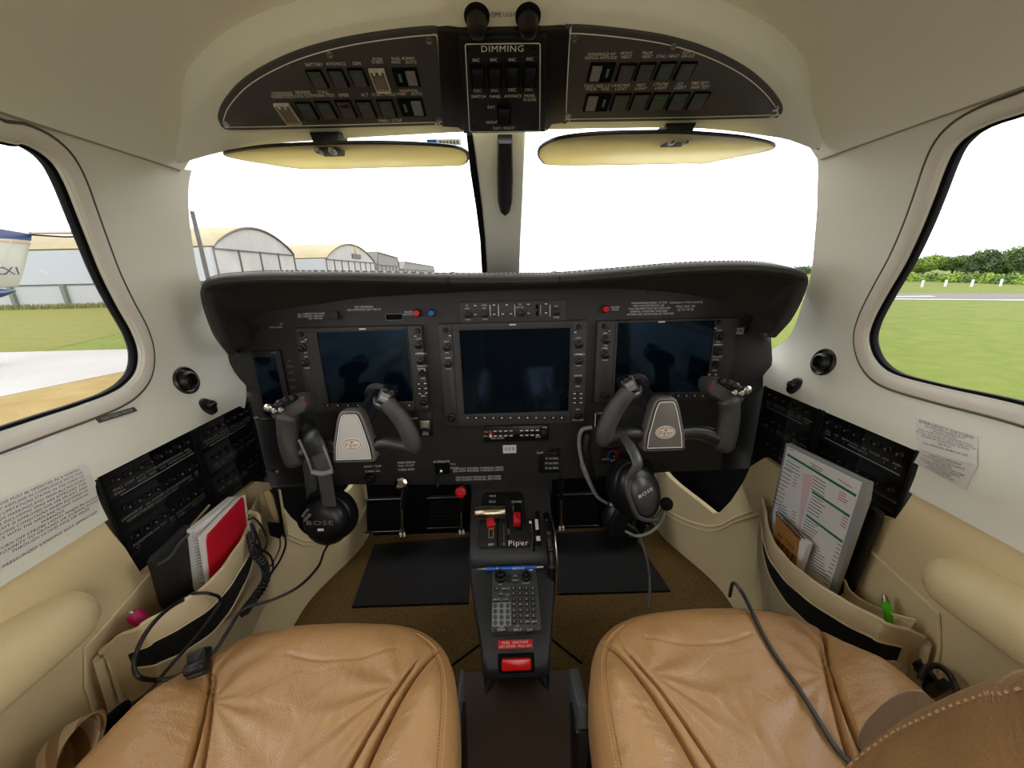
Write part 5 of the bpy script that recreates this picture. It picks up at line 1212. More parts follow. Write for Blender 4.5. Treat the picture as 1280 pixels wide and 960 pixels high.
# ================================================================== map pockets
CLOTH = mat('pocket_cream', (216, 198, 158), .55, bump=(450, .3), spec=.35)
def pocket(side, rim, zdrop, label, nm):
    R = catmull([at(x, y, X=side*X) for x, y, X in rim], 8)
    t = thing('map_pocket', label, 'map pocket', V((side*.56, .5, -.60)))
    n = len(R); rows = []
    def wall(p): return V((side*.563, p.y, p.z))
    for i, p in enumerate(R):
        u = i/(n-1); out = V((-side, 0, 0)); col = []
        wv = .004*math.sin(u*23)+.003*math.sin(u*51)
        for j in range(9):
            v = j/8; z = p.z - .235*v
            x = side*.563 + (p.x - side*.563)*(1 - .55*v**1.5) + side*wv*(1-v)*.8*(1 if u < .25 else .3)
            col.append(V((x, p.y*(1-.1*v)+.05*v, z)))
        inner_ = [c + V((side*.004, 0, 0)) for c in reversed(col)]
        top = [col[0] + V((side*.002, 0, .0025))]
        rows.append(inner_ + top + col)
    k = MB(); k.grid(rows, CLOTH); k.build('pouch', t, smooth=60)
    k = MB(); k.tube([r[9] + V((0, 0, .001)) for r in rows], .0028, CREAM2, 8); k.build('rim_piping', t)
    # dark elastic band on the pouch front, below the rim
    k = MB(); m0, m1 = int(n*.13), int(n*.97); br = []
    for i in range(m0, m1):
        u = (i-m0)/(m1-m0-1); a = .027 + .008*math.sin(PI*u) ; b = a + .045*math.sin(PI*min(1, max(.12, u*1.0+.1)))**.5 if zdrop else a + .04
        cx = rows[i][10:]
        def atd(d):
            v = d/.235*8; j = min(7, int(v)); return cx[j].lerp(cx[j+1], v-j)
        br.append([atd(a + (b-a)*w/4) + V((-side*.0022, 0, 0)) for w in range(5)])
    k.grid(br, mat('black_elastic', (12, 12, 13), .9, bump=(1200, .5))); k.build('elastic_band', t, recalc=False)
    k = MB(); k.tube([b[0] + V((-side*.0005, 0, .001)) for b in br], .0016, CREAM2, 6); k.tube([b[-1] + V((-side*.0005, 0, -.001)) for b in br], .0016, CREAM2, 6); k.build('band_piping', t)
    # pleated rear end of the pouch
    k = MB(); e = R[0]; gg = []
    for i in range(14):
        u = i/13; x = e.x + (side*.564-e.x)*u; y = e.y + .010*math.sin(u*PI*3) ; gg.append([V((x, y, e.z + .004*math.cos(u*9))), V((x, y-.006, e.z-.08)), V((x+side*.004, y+.01, e.z-.17)), V((x, y+.02, e.z-.23))])
    k.grid(gg, CLOTH); k.build('end_gusset', t, smooth=60)
    return t
pocket(-1, [(131, 819, .552), (150, 800, .53), (180, 783, .50), (222, 760, .478), (262, 732, .465), (290, 700, .470), (308, 668, .490), (318, 640, .52), (324, 622, .555)], 1, 'cream leather map pocket with black elastic band on the left side wall', 'left')
pocket(1, [(1150, 800, .552), (1136, 792, .53), (1100, 778, .50), (1055, 755, .478), (1010, 725, .465), (980, 700, .468), (962, 672, .485), (955, 645, .515), (952, 625, .552)], 1, 'cream leather map pocket with black elastic band on the right side wall', 'right')
# small pen pouch behind the right pocket
WR = Fr((.560, 0, 0), (0, -1, 0), (0, 0, 1)); WL = Fr((-.560, 0, 0), (0, 1, 0), (0, 0, 1))
def onX(side, X): return Fr((side*X, 0, 0), (0, -side, 0), (0, 0, 1))
t = thing('pen_pouch', 'small cream pen pouch on the right wall just above the map pocket', 'pouch', at(1090, 790, X=.55))
k = MB(); f = onX(1, .553)
pr_ = [f.px(*p) for p in [(1058, 722), (1066, 726), (1070, 738), (1080, 750), (1100, 760), (1118, 766), (1130, 768), (1138, 771), (1146, 775)]]
k.grid([[f(a, b, .006+.006*math.sin(i*1.3)), f(a, b-.03, .008), f(a, b-.10, .004)] for i, (a, b) in enumerate(pr_)], CLOTH); k.build('pouch', t, smooth=60)
k = MB(); k.tube(catmull([f(a, b, .007+.006*math.sin(i*1.3)) for i, (a, b) in enumerate(pr_)], 4), .0016, CREAM2, 6); k.build('rim_piping', t)
p0 = at(1105, 743, X=.545); p1 = at(1112, 775, X=.545)
t = thing('pen', 'bright green pen with silver tip standing in the right pen pouch', 'pen', p1)
k = MB(); k.tube([p0.lerp(p1, .25), p1 + (p1-p0)*.5], [.0055, .0062], mat('pen_green', (90, 200, 30), .3), 12); k.tube([p0.lerp(p1, .25) + V((0, -.005, 0)), p0.lerp(p1, .9) + V((0, -.009, 0))], .0016, mat('pen_green', (90, 200, 30)), 8); k.build('barrel', t)
k = MB(); k.tube([p0, p0.lerp(p1, .3)], [.003, .0045], STEEL, 12); k.build('tip', t)

# ------------------------------------------------------------------ left pocket contents
def slab(t, name, fr, pxs, th, m, bev=.001, n=0):
    k = MB(); q = px_poly(fr, pxs, n); k.prism(fr, q, -th, 0, m, bev, cap0=True); return k.build(name, t), q
f = onX(-1, .525)
t = thing('folder', 'black leather folder leaning in the left map pocket behind the red notebook', 'folder', at(225, 750, X=-.525))
slab(t, 'cover', f, [(192, 702), (197, 695), (238, 656), (243, 660), (245, 680), (252, 735), (250, 760), (212, 762), (206, 752), (200, 728)], .010, mat('black_leather', (24, 24, 26), .55, bump=(600, .4)), .003)
k = MB(); k.tube(catmull([f(*f.px(x, y), .002) for x, y in ((196, 706), (212, 695), (222, 680), (238, 664))], 5), .0022, mat('leather_edge', (62, 62, 64), .5), 8); k.build('edge_fold', t)
f = onX(-1, .513)
t = thing('spiral_notebook', 'white spiral notebook standing behind the red one in the left pocket', 'notebook', at(252, 730, X=-.51))
slab(t, 'page_block', f, [(243, 662), (293, 621), (306, 620), (300, 660), (290, 725), (258, 748), (251, 735)], .012, PAPER, .0005)
slab(t, 'cover', onX(-1, .5115), [(254, 667), (300, 625), (302, 660), (290, 730), (259, 748)], .0012, mat('pale_blue_cover', (150, 200, 214), .5), 0)
k = MB()
for i in range(22):
    u = i/21; x, y = 245+10*u, 664+76*u
    a, b = f.px(x, y); c_ = f(a, b, .002); k.tube([c_ + V((-.006, 0, 0)), c_ + V((-.003, -.006, .001)), c_ + V((.005, -.005, .001)), c_ + V((.007, .003, 0)), c_ + V((.001, .006, -.001))], .0011, mat('white_coil', (200, 198, 200), .35), 6)
k.build('spiral_binding', t)
f = onX(-1, .498)
t = thing('spiral_notebook', 'red spiral notebook standing in the left map pocket', 'notebook', at(275, 725, X=-.50))
slab(t, 'page_block', onX(-1, .5), [(252, 671), (258, 664), (300, 622), (306, 620), (309, 665), (303, 690), (265, 735), (262, 738)], .006, mat('notebook_pages', (226, 220, 216), .8), .0005)
slab(t, 'cover', f, [(260, 668), (263, 665), (302, 622), (305, 622), (309.5, 664), (308, 670), (300, 690), (268, 730), (264, 730), (258.5, 676)], .0016, REDP, .0006)
k = MB()
for i in range(16):
    u = i/15; x, y = 304+6*u, 621+42*u
    a, b = f.px(x, y); k.tube([f(a-.0015, b, .0018), f(a+.0005, b+.0015, .003), f(a+.0035, b+.001, .001), f(a+.0035, b, -.004)], .0009, PAPER, 6)
k.build('spiral_binding', t)
# beige card holder box and its dark plug
t = thing('cable_organizer', 'tan and black folded cable clip case beside the left kick panel', 'case', at(350, 660, X=-.49))
f = Fr(at(345, 645, X=-.50), (.45, .55, 0), (0, 0, 1))
slab(t, 'tan_flap', f, [(329, 616), (336, 611), (343, 618), (356, 652), (352, 656), (344, 652), (338, 640)], .004, mat('tan_strap', (176, 152, 108), .5), .001)
slab(t, 'case_body', Fr(at(352, 640, X=-.49), (.35, .6, 0), (0, 0, 1)), [(338, 613), (350, 612), (353, 625), (360, 668), (356, 672), (352, 655), (343, 620)], .006, BLACK, .001)
slab(t, 'case_edge', Fr(at(352, 640, X=-.485), (.35, .6, 0), (0, 0, 1)), [(349, 612), (351, 612), (361, 671), (358, 672)], .004, mat('tan_edge', (196, 178, 140), .5), .0005)
slab(t, 'dark_plug', Fr(at(345, 662, X=-.485), (.6, .5, 0), (0, 0, 1)), [(335, 655), (354, 657), (355, 668), (349, 674), (338, 670)], .010, BLACKM, .002)
# pink tipped plug at the rear of the left pocket
p0 = at(163, 764, X=-.545); p1 = at(184, 783, X=-.53)
t = thing('lighter', 'magenta lighter with metal tip lying at the rear of the left map pocket', 'lighter', p1)
k = MB(); k.tube([p0.lerp(p1, .12), p0.lerp(p1, .4), p1], [.008, .0095, .008], mat('magenta_plastic', (206, 20, 108), .35), 16); k.build('body', t)
k = MB(); k.tube([p0, p0.lerp(p1, .15)], [.0028, .0035], STEEL, 10); k.build('metal_tip', t)

# ------------------------------------------------------------------ right pocket contents
f = onX(1, .545)
t = thing('tablet_case', 'black tablet case standing behind the laminated checklist', 'case', at(1060, 742, X=.54))
slab(t, 'case_body', f, [(1078, 632), (1090, 634), (1098, 642), (1096, 652), (1062, 738), (1052, 748), (1040, 744), (1060, 690)], .010, BLACK, .004)
CKX = .522; f = onX(1, CKX)
t = thing('checklist', 'laminated white checklist with green heading bars in the right pocket', 'checklist', at(1010, 735, X=CKX))
ck = [(982, 554), (1084, 603), (1081, 625), (1041, 742), (1000, 716), (962, 660), (964, 640)]
slab(t, 'laminate', f, ck, .010, mat('laminate_edge', (150, 152, 156), .15, spec=.8), .001)
q = px_poly(f, [(984.5, 558), (1078, 603), (1036, 738), (1002, 716), (965, 660), (967, 638)])
k = MB(); k.prism(f, q, 0, .0006, PAPER); k.build('sheet', t)
ZC = lambda x, y: (940 + x/4.362, 540 + y/4.362)
GRN = mat('heading_green', (16, 112, 72), .6); RIN = mat('red_ink', (190, 50, 70), .7)
def line(k, p, q_, w, m, c=.001):
    a, b = f.px(*ZC(*p)), f.px(*ZC(*q_)); d = V((b[0]-a[0], b[1]-a[1])).normalized(); n_ = V((-d.y, d.x))*w/2
    k.prism(f, [(a[0]-n_.x, a[1]-n_.y), (b[0]-n_.x, b[1]-n_.y), (b[0]+n_.x, b[1]+n_.y), (a[0]+n_.x, a[1]+n_.y)], .0006, c, m)
k = MB(); line(k, (195, 122), (570, 348), .0042, GRN); line(k, (330, 325), (535, 460), .0040, GRN); line(k, (298, 452), (497, 600), .0040, GRN); k.build('heading_bar', t)
k = MB(); random.seed(3)
ang = lambda x, y: None
for i, (x0, y0, x1, y1) in enumerate([(355, 225, 560, 345)]*1): pass
def para(x0, y0, dx, dy, n, sx, sy, ln, m, w=.0011):
    for i in range(n):
        x, y = x0+dx*i, y0+dy*i; L = ln*random.uniform(.7, 1)
        line(k, (x, y), (x+sx*L, y+sy*L), w, m)
para(340, 240, -4, 17, 5, .84, .54, 95, INK); para(478, 320, -2, 14, 4, .84, .54, 65, RIN)
para(330, 345, -6, 16, 6, .84, .54, 90, INK); para(500, 445, -4, 15, 5, .84, .54, 40, RIN)
para(290, 470, -3, 15, 6, .84, .54, 95, INK); para(470, 610, -8, 21, 12, .84, .54, 32, INK); para(300, 590, 4, 20, 9, .84, .54, 110, INK)
para(190, 155, -4, 18, 3, .84, .5, 100, INK); para(175, 195, -7, 20, 10, .84, .5, 60, INK); para(232, 240, -4, 16, 4, .84, .5, 28, RIN); para(222, 430, -3, 16, 4, .84, .5, 30, RIN)
para(205, 90, 0, 15, 1, .84, .5, 40, RIN); para(325, 170, 0, 15, 2, .84, .5, 80, INK); para(470, 255, 0, 14, 1, .84, .54, 120, RIN)
para(150, 390, -4, 14, 5, .84, .5, 60, INK)
k.build('printed_text', t)
q = px_poly(f, [ZC(283, 225), ZC(335, 235), ZC(262, 540), ZC(255, 530), ZC(268, 400)]); k = MB(); k.prism(f, q, .0006, .0014, mat('pink_sheet', (226, 196, 204), .7)); k.build('inserted_sheet', t, label='folded pale pink sheet')
f = onX(1, .498)
t = thing('notepad', 'small brown spiral notepad reading BE THE BEST in the right pocket', 'notepad', at(985, 705, X=.5))
slab(t, 'page_block', onX(1, .500), [(970, 647), (1005, 676), (1009, 680), (998, 716), (985, 712), (966, 670)], .010, PAPER, .0005)
slab(t, 'cover', f, [(970, 643), (999, 671), (993, 712), (980, 706), (967, 672)], .0016, mat('kraft_brown', (168, 118, 62), .7, bump=(300, .3)), .0005)
a, b = f.px(*ZC(150, 600)); a0_, b0_ = f.px(*ZC(140, 540)); a1_, b1_ = f.px(*ZC(230, 625)); rt = math.atan2(b1_-b0_, a1_-a0_)
k = MB(); KI = mat('kraft_ink', (48, 28, 18), .8)
k.text(f, 'BE THE', *f.px(*ZC(186, 596)), .0075, KI, rot=rt, c=.0005, wide=1.15); k.text(f, 'BEST', *f.px(*ZC(183, 648)), .015, KI, rot=rt, c=.0005, wide=.95); k.build('lettering', t)
k = MB()
for i in range(15):
    u = i/14; x, y = 971+30*u, 642+32*u; a, b = f.px(x, y); k.tube([f(a, b-.002, .001), f(a+.001, b+.003, .003), f(a, b+.004, -.003), f(a-.0005, b-.001, -.009)], .0009, mat('dark_coil', (70, 68, 66), .3, metal=.6), 6)
k.build('spiral_binding', t)
# cream plug + black buckle bits at the rear right
t = thing('seat_belt_buckle', 'black plastic belt adjuster between the right seat and the side wall', 'buckle', at(1150, 860, X=.50))
for nm_, pxs, X_ in (('housing', [(1124, 838), (1141, 827), (1152, 842), (1161, 856), (1146, 868), (1132, 852)], .49), ('end_piece', [(1150, 862), (1166, 852), (1180, 863), (1164, 874)], .485)):
    slab(t, nm_, Fr(V((X_, 0, -.42)), (0, -1, 0), (-.5, 0, 1)), pxs, .014, BLACK, .003)
cable('cable', 'short black cable loop on the right side wall beside the belt adjuster', [at(1150, 850, X=.52), at(1157, 836, X=.53), at(1172, 832, X=.55), at(1186, 842, X=.55), at(1194, 858, X=.54), at(1200, 880, X=.50)], .0036)

# ------------------------------------------------------------------ cables around the left pocket
cable('cable', 'thin black cable looping from the left pocket over the seat edge to an inline clip', [at(250, 744, X=-.49), at(225, 752, X=-.475), at(200, 770, X=-.47), at(180, 795, X=-.465), at(168, 825, X=-.46), at(172, 845, X=-.445), at(195, 850, Y=.345), at(220, 846, Y=.35), at(240, 834, Y=.355)], .0026)
cable('cable', 'black cable running from the pocket band down to the inline clip on the left seat', [at(240, 742, X=-.47), at(262, 742, X=-.45), at(275, 752, X=-.455), at(250, 790, X=-.455), at(215, 830, X=-.455), at(185, 865, X=-.47), at(165, 880, X=-.485)], .0022)
cable('cable', 'black cable from the left headset lead across the seat front to the inline clip', [at(320, 755, Y=.44), at(300, 765, Y=.425), at(284, 790, Y=.395), at(270, 812, Y=.375), at(256, 826, Y=.362)], .0024)
tcl = thing('inline_cable_clip', 'black inline cable clip resting on the left tan seat', 'clip', at(250, 840, Z=-.435))
f = Fr(at(250, 828, Z=-.432), (.93, .3, .1), (-.2, .6, .6))
k = MB(); k.box(f, -.010, .010, -.014, .014, -.004, .010, BLACK, r=.003, bev=.003); k.build('clip_body', tcl)
k = MB(); k.lathe(Fr(f(-.009, -.004, .010), f.v, f.n), 0, 0, [(.006, 0), (.0065, .001), (.0065, .018), (.006, .019), (.0001, .019)], BLACK, 14, cap0=True); k.build('clamp_roll', tcl)
# twisted dark cord along the pocket
pts = catmull([at(313, 668, X=-.478), at(318, 690, X=-.462), at(330, 705, X=-.455), at(332, 725, X=-.45), at(318, 748, X=-.448), at(305, 765, X=-.448)], 14)
k = MB()
for ph in (0, PI):
    k.tube([p + V((.0045*math.cos(i*1.1+ph), .003*math.sin(i*1.1+ph), .0045*math.sin(i*1.1+ph))) for i, p in enumerate(pts)], .0036, mat('cord_black', (16, 16, 17), .5), 8)
tag(k.build('twisted_cord'), 'thick twisted black cord hanging along the front of the left map pocket', 'cord')
cable('cable', 'curly loop of black cable hanging beside the red notebook', [at(310, 650, X=-.49), at(318, 648, X=-.48), at(328, 660, X=-.475), at(334, 676, X=-.47), at(328, 690, X=-.468), at(322, 672, X=-.47), at(314, 655, X=-.475), at(320, 680, X=-.465), at(338, 695, X=-.46), at(341, 712, X=-.458), at(332, 720, X=-.458)], .0019)
cable('cable', 'black lead dropping from the tan and black clip case', [at(356, 668, X=-.485), at(357, 682, X=-.48), at(350, 700, X=-.475), at(342, 712, X=-.47), at(336, 722, X=-.46)], .0020)
cable('cable', 'thin tan lead dropping from the dark plug beside the left pocket', [at(350, 672, X=-.485), at(350, 684, X=-.48), at(344, 698, X=-.475), at(338, 708, X=-.47)], .0016, mat('cable_tan', (90, 74, 50), .5))
k = MB(); k.tube(catmull([at(312, 640, X=-.50), at(322, 644, X=-.50), at(326, 660, X=-.49)], 5), [.004, .0045, .003], CREAM, 10); tag(k.build('cable_plug'), 'small cream plug poking out between red notebook and clip case', 'plug')
k = MB(); k.tube([at(228, 752, X=-.485), at(243, 744, X=-.485)], [.006, .005], BLACK, 10); k.tube([at(226, 760, X=-.485), at(240, 757, X=-.48)], [.006, .005], BLACK, 10); tag(k.build('cable_plug'), 'black cable plugs bundled on the left pocket rim', 'plug')
# ================================================================== seats
PLAN = [(.078, -.16), (.074, .0), (.071, .20), (.073, .27), (.079, .325), (.093, .370), (.117, .402), (.155, .424), (.21, .434), (.28, .437), (.345, .432), (.383, .418), (.408, .392), (.424, .355), (.434, .31), (.441, .25), (.445, .15), (.442, .0), (.430, -.16)]
plan = [(p.x, p.y) for p in catmull([(a, b, 0) for a, b in PLAN], 18)]
def seam_in(y):   # inner seam of the centre panel (x as a function of y)
    u = max(0, min(1, (.392-y)/.20)); return .100 + .052*math.sin(min(1, u)*PI/2) + .010*u
def seam_in2(y):
    u = max(0, min(1, (.36-y)/.20)); return .127 + .052*math.sin(u*PI/2) + .006*u
def seam_out(y):
    u = max(0, min(1, (.385-y)/.20)); return .405 - .075*math.sin(u*PI/2) - .02*u
def seam_out2(y):
    u = max(0, min(1, (.35-y)/.20)); return .376 - .066*math.sin(u*PI/2) - .03*u
def hgt(x, y):
    z = 0.
    def gr(d, w, dep): return -dep*math.exp(-(d/w)**2)
    if y < .395: z += gr(x-seam_in(y), .0026, .011*min(1, (.395-y)/.03))
    if y < .362: z += gr(x-seam_in2(y), .0026, .010*min(1, (.362-y)/.03))
    if y < .388: z += gr(x-seam_out(y), .0026, .011*min(1, (.388-y)/.03))
    if y < .352: z += gr(x-seam_out2(y), .0026, .010*min(1, (.352-y)/.03))
    fo = min(1, max(0, (.40-y)/.08))
    bi = max(0, min(1, (seam_in(y)-x)/.05)); z += fo*.018*math.sin(bi*PI*.62)
    bo = max(0, min(1, (x-seam_out(y))/.09)); z += fo*.024*math.sin(bi*PI*.62 if 0 else bo*PI*.62)
    # strip between the seams puffs a little; centre panel dips
    c = max(0, min(1, (x-seam_in2(y))/.06))*max(0, min(1, (seam_out2(y)-x)/.06)); z -= .006*c*fo
    if seam_in(y) < x < seam_in2(y) or seam_out2(y) < x < seam_out(y): z += .002
    # soft wrinkles
    z += .0016*noise.noise(V((x*22, y*30, 1.3))) + .0010*abs(noise.noise(V((x*60, y*34, 4.1))))
    # gathers fanning out of the seam heads, cross wrinkles on the bolsters
    for sx, sy, sg in ((seam_in2(min(y, .36)), .352, 1), (seam_out2(min(y, .35)), .342, -1)):
        dx, dy = (x-sx)*sg, y-(sy-.03); rr_ = math.hypot(dx, dy)
        if 0 < dx < .09 and rr_ < .11: z += .0010*math.sin(math.atan2(dy, dx)*11)*math.sin(PI*min(1, rr_/.11))
    if x < seam_in(y) or x > seam_out(y): z += .0007*noise.noise(V((x*40, y*160, 9.)))*fo
    z += -.0014*math.exp(-((y-.375-.015*math.sin(x*20))/.0022)**2)*(1 if .16 < x < .30 else 0)
    return z
def seat(side, label, seed):
    t = thing('pilot_seat', label, 'seat', V((side*.27, .1, -.85)))
    C = V((.272, .14, 0)); rows = []; NR = 150
    off = seed*3.7
    for i in range(NR+1):
        r = i/NR; ring = []
        for a, b in plan:
            x = C.x + (a-C.x)*r; y = C.y + (b-C.y)*r
            drop = .034*(1-math.sqrt(max(0, 1-max(0, (r-.80)/.2)**2.2)))
            z = -.450 + hgt(x, y)*(1 - max(0, (r-.86)/.14)**2) - drop - .012*max(0, (y-.30)/.13) + .0012*noise.noise(V((x*30+off, y*24, 7)))
            ring.append(V((side*x, y, z)))
        rows.append(ring)
    for dz, ins in ((.012, .0005), (.03, -.001), (.055, .0), (.08, .006), (.10, .016)):
        rows.append([V((side*(C.x + (a-C.x)*(1-ins*4)), C.y + (b-C.y)*(1-ins*3), -.484-.012*max(0, (b-.30)/.13)-dz)) for a, b in plan])
    k = MB(); rows = rows[1:]; k.rings(rows, TAN, cap0=True, cap1=True)
    cu = k.build('cushion', t, smooth=75)
    # piping/stitch line round the edge
    def top(r, i):
        a, b = plan[i]; x = C.x + (a-C.x)*r; y = C.y + (b-C.y)*r
        drop = .034*(1-math.sqrt(max(0, 1-max(0, (r-.80)/.2)**2.2)))
        return V((side*x, y, -.450 + hgt(x, y)*(1 - max(0, (r-.86)/.14)**2) - drop - .012*max(0, (y-.30)/.13) + .0006))
    k = MB(); 
    i0, i1 = 27, 126
    for i in range(i0, i1):
        p, q = top(.925, i), top(.925, i+1); L = (q-p).length; nn = max(1, int(L/.006))
        for j in range(nn): k.tube([p.lerp(q, (j+.15)/nn), p.lerp(q, (j+.72)/nn)], .0006, STITCH, 4)
    for i in range(36, 117):
        p, q = top(.945, i), top(.945, i+1); L = (q-p).length; nn = max(1, int(L/.006))
        for j in range(nn): k.tube([p.lerp(q, (j+.15)/nn), p.lerp(q, (j+.72)/nn)], .0007, STITCHL, 4)
    k.build('stitching', t)
    k = MB(); 
    base = Fr(V((side*.27, 0, -.85)), (1, 0, 0), (0, 1, 0))
    k.box(base, -.17, .17, -.12, .34, .05, .27, mat('seat_frame_dark', (34, 32, 30), .6), r=.02, bev=.01); k.build('seat_base', t)
    for dx in (-.13, .13):
        k = MB(); k.box(base, dx-.015, dx+.015, -.30, .40, 0, .05, mat('rail_grey', (74, 78, 82), .4), bev=.004); k.build('seat_rail', t)
    return t
s1 = seat(-1, 'left tan leather seat with an inline cable clip lying on its cushion', 0)
s2 = seat(1, 'right tan leather seat with a headset cable trailing over its cushion', 1)
# right backrest, leaning forward into the lower right corner; left one reclined out of view
def backrest(t, side, path, lean, X0, X1):
    """path: (y,z) of the inner front edge; the pad runs from X0 to X1"""
    E_ = catmull([V((0, a, b)) for a, b in path], 8); rows = []; n = len(E_)
    for i, e in enumerate(E_):
        tt = (E_[min(i+1, n-1)] - E_[max(i-1, 0)]).normalized(); fw = V((0, tt.z, -tt.y)); 
        if fw.y < 0: fw = -fw
        u = i/(n-1); cap = math.sqrt(max(.02, 1-max(0, (u-.86)/.14)**2)); w = (X1-X0)*(.5)
        th = .105*cap; ring = []; m_ = 40
        for j in range(m_):
            a = 2*PI*j/m_; ca, sa = math.cos(a), math.sin(a)
            xx = (abs(ca)**.45)*(1 if ca > 0 else -1); yy = (abs(sa)**.6)*(1 if sa > 0 else -1)
            bol = .014*(abs(xx)**3)
            ring.append(V((side*((X0+X1)/2 + xx*w*(.35+.65*cap)), 0, 0)) + V((0, e.y, e.z)) + fw*((yy-1)*th*.5 + bol*(1 if yy > 0 else 0)))
        rows.append(ring)
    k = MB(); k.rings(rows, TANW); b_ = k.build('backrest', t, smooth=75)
    k = MB()
    jj = 17
    for i in range(n-1):
        p, q = rows[i][jj], rows[i+1][jj]; nn = max(1, int((q-p).length/.007))
        c_ = V((side*(X0+X1)/2, p.y-.04, p.z))
        for j in range(nn):
            s_, e_ = p.lerp(q, (j+.2)/nn), p.lerp(q, (j+.6)/nn); o_ = (s_-c_).normalized()*.0003; k.tube([s_+o_, e_+o_], .0008, mat('dull_thread', (176, 142, 100), .8), 5)
    k.build('stitching', b_)
    return b_
ed = [at(x, y, X=.205) for x, y in ((1045, 960), (1100, 905), (1160, 870), (1230, 840), (1280, 828))]
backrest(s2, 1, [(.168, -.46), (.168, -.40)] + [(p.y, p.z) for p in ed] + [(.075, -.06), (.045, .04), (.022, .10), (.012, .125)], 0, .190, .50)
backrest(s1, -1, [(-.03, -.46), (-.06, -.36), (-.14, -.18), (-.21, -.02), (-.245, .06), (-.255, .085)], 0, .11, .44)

# black cable across the right seat
def seat_z(x, y): return -.450 + hgt(abs(x), y) + .003 - .012*max(0, (y-.30)/.13)
pp = [at(916, 729, Y=.452), at(924, 735, Y=.440)] 
for x, y in ((932, 748), (940, 765), (955, 795), (975, 828), (998, 860), (1020, 895), (1045, 935), (1070, 960), (1090, 985)):
    z = -.45
    for _ in range(6): p = at(x, y, Z=z); z = seat_z(p.x, p.y)
    if y < 750: z -= .006
    pp.append(at(x, y, Z=z))
pp = [at(912, 745, Y=.48), ] + pp
cable('cable', 'dark grey cable trailing diagonally across the right tan seat', pp, .0026, mat('cable_dark_grey', (52, 54, 54), .35))

# seat belt webbing loops
def ribbon(name, label, path, wid, m, cat='seat belt'):
    path = catmull(path, 8); rows = []
    for p, w in [(p, wid) for p in path]: rows.append([p - w*.5, p + w*.5])
    k = MB(); k.grid(rows, m); o = k.build(name, recalc=True, smooth=70, thick=.002); return tag(o, label, cat)
WEB = mat('belt_webbing', (212, 184, 150), .85, bump=(700, .9, 'wave')); WEBS = mat('belt_webbing_striped', (206, 186, 152), .85)
def striped():
    m = MATS['belt_webbing_striped']; nt = m.node_tree; n = nt.nodes; b = n['Principled BSDF']
    tc = n.new('ShaderNodeTexCoord'); w = n.new('ShaderNodeTexWave'); w.bands_direction = 'DIAGONAL'; w.inputs['Scale'].default_value = 9; r = n.new('ShaderNodeValToRGB')
    r.color_ramp.interpolation = 'CONSTANT'; r.color_ramp.elements[0].color = lin((214, 196, 160)); r.color_ramp.elements[1].position = .5; r.color_ramp.elements[1].color = lin((168, 138, 100))
    nt.links.new(tc.outputs['Object'], w.inputs['Vector']); nt.links.new(w.outputs['Fac'], r.inputs['Fac']); nt.links.new(r.outputs['Color'], b.inputs['Base Color'])
striped()
c0 = at(108, 935, X=-.50)
def belt_loop(label, A, B, ru, rv, uu, m):
    # folded webbing: an open elliptical sleeve from A to its mouth at B
    A, B = V(A), V(B); ax = (B-A).normalized(); u = (V(uu) - ax*V(uu).dot(ax)).normalized(); v = ax.cross(u)
    def ring(p, s, ph=0): return [p + u*(ru*s*math.cos(t)) + v*(rv*s*math.sin(t)) + ax*(.006*math.cos(t*2+ph)) for t in [2*PI*j/40 for j in range(40)]]
    k = MB(); P = [A.lerp(B, i/10) for i in range(11)]
    k.rings([ring(p, .55+.45*(i/10)**.6) for i, p in enumerate(P)] + [ring(P[10-i] - ax*.0005, (.55+.45*((10-i)/10)**.6)-.055) for i in range(10)], m, cap0=False)
    k.tube([B + u*(ru*.9*math.cos(t)) + v*(rv*.7*math.sin(t)) - ax*.004 for t in [PI*1.1+PI*.8*j/12 for j in range(13)]], .0016, m, 6)
    return tag(k.build('seat_belt', smooth=70), label, 'seat belt')
belt_loop('striped beige seat belt webbing loop at the rear left beside the wall', at(104, 938, X=-.482) - V((1, -.25, .45))*.060, at(104, 938, X=-.482), .034, .017, (.15, .6, .7), WEBS)
pth = [(1066, 965, .315), (1076, 915, .325), (1098, 886, .335), (1125, 868, .345), (1148, 864, .352), (1162, 872, .358), (1158, 886, .366), (1138, 893, .368), (1124, 904, .366)]
path = catmull([at(x, y, X=X) for x, y, X in pth], 8)
k = MB(); k.grid([[p, p + V((.010, -.016, -.020)), p + V((.016, -.034, -.040))] for p in path], WEB)
tag(k.build('seat_belt', smooth=70, thick=.0018), 'beige seat belt webbing loop lying on the rear of the right seat', 'seat belt')
# dark strap ends beside the seats
k = MB(); k.tube(catmull([at(128, 915, X=-.50), at(140, 900, X=-.50), at(160, 880, X=-.50)], 6), [.008, .009, .006], BLACKM, 10); tag(k.build('belt_reel'), 'dark belt end between the left seat and the side wall', 'belt end')
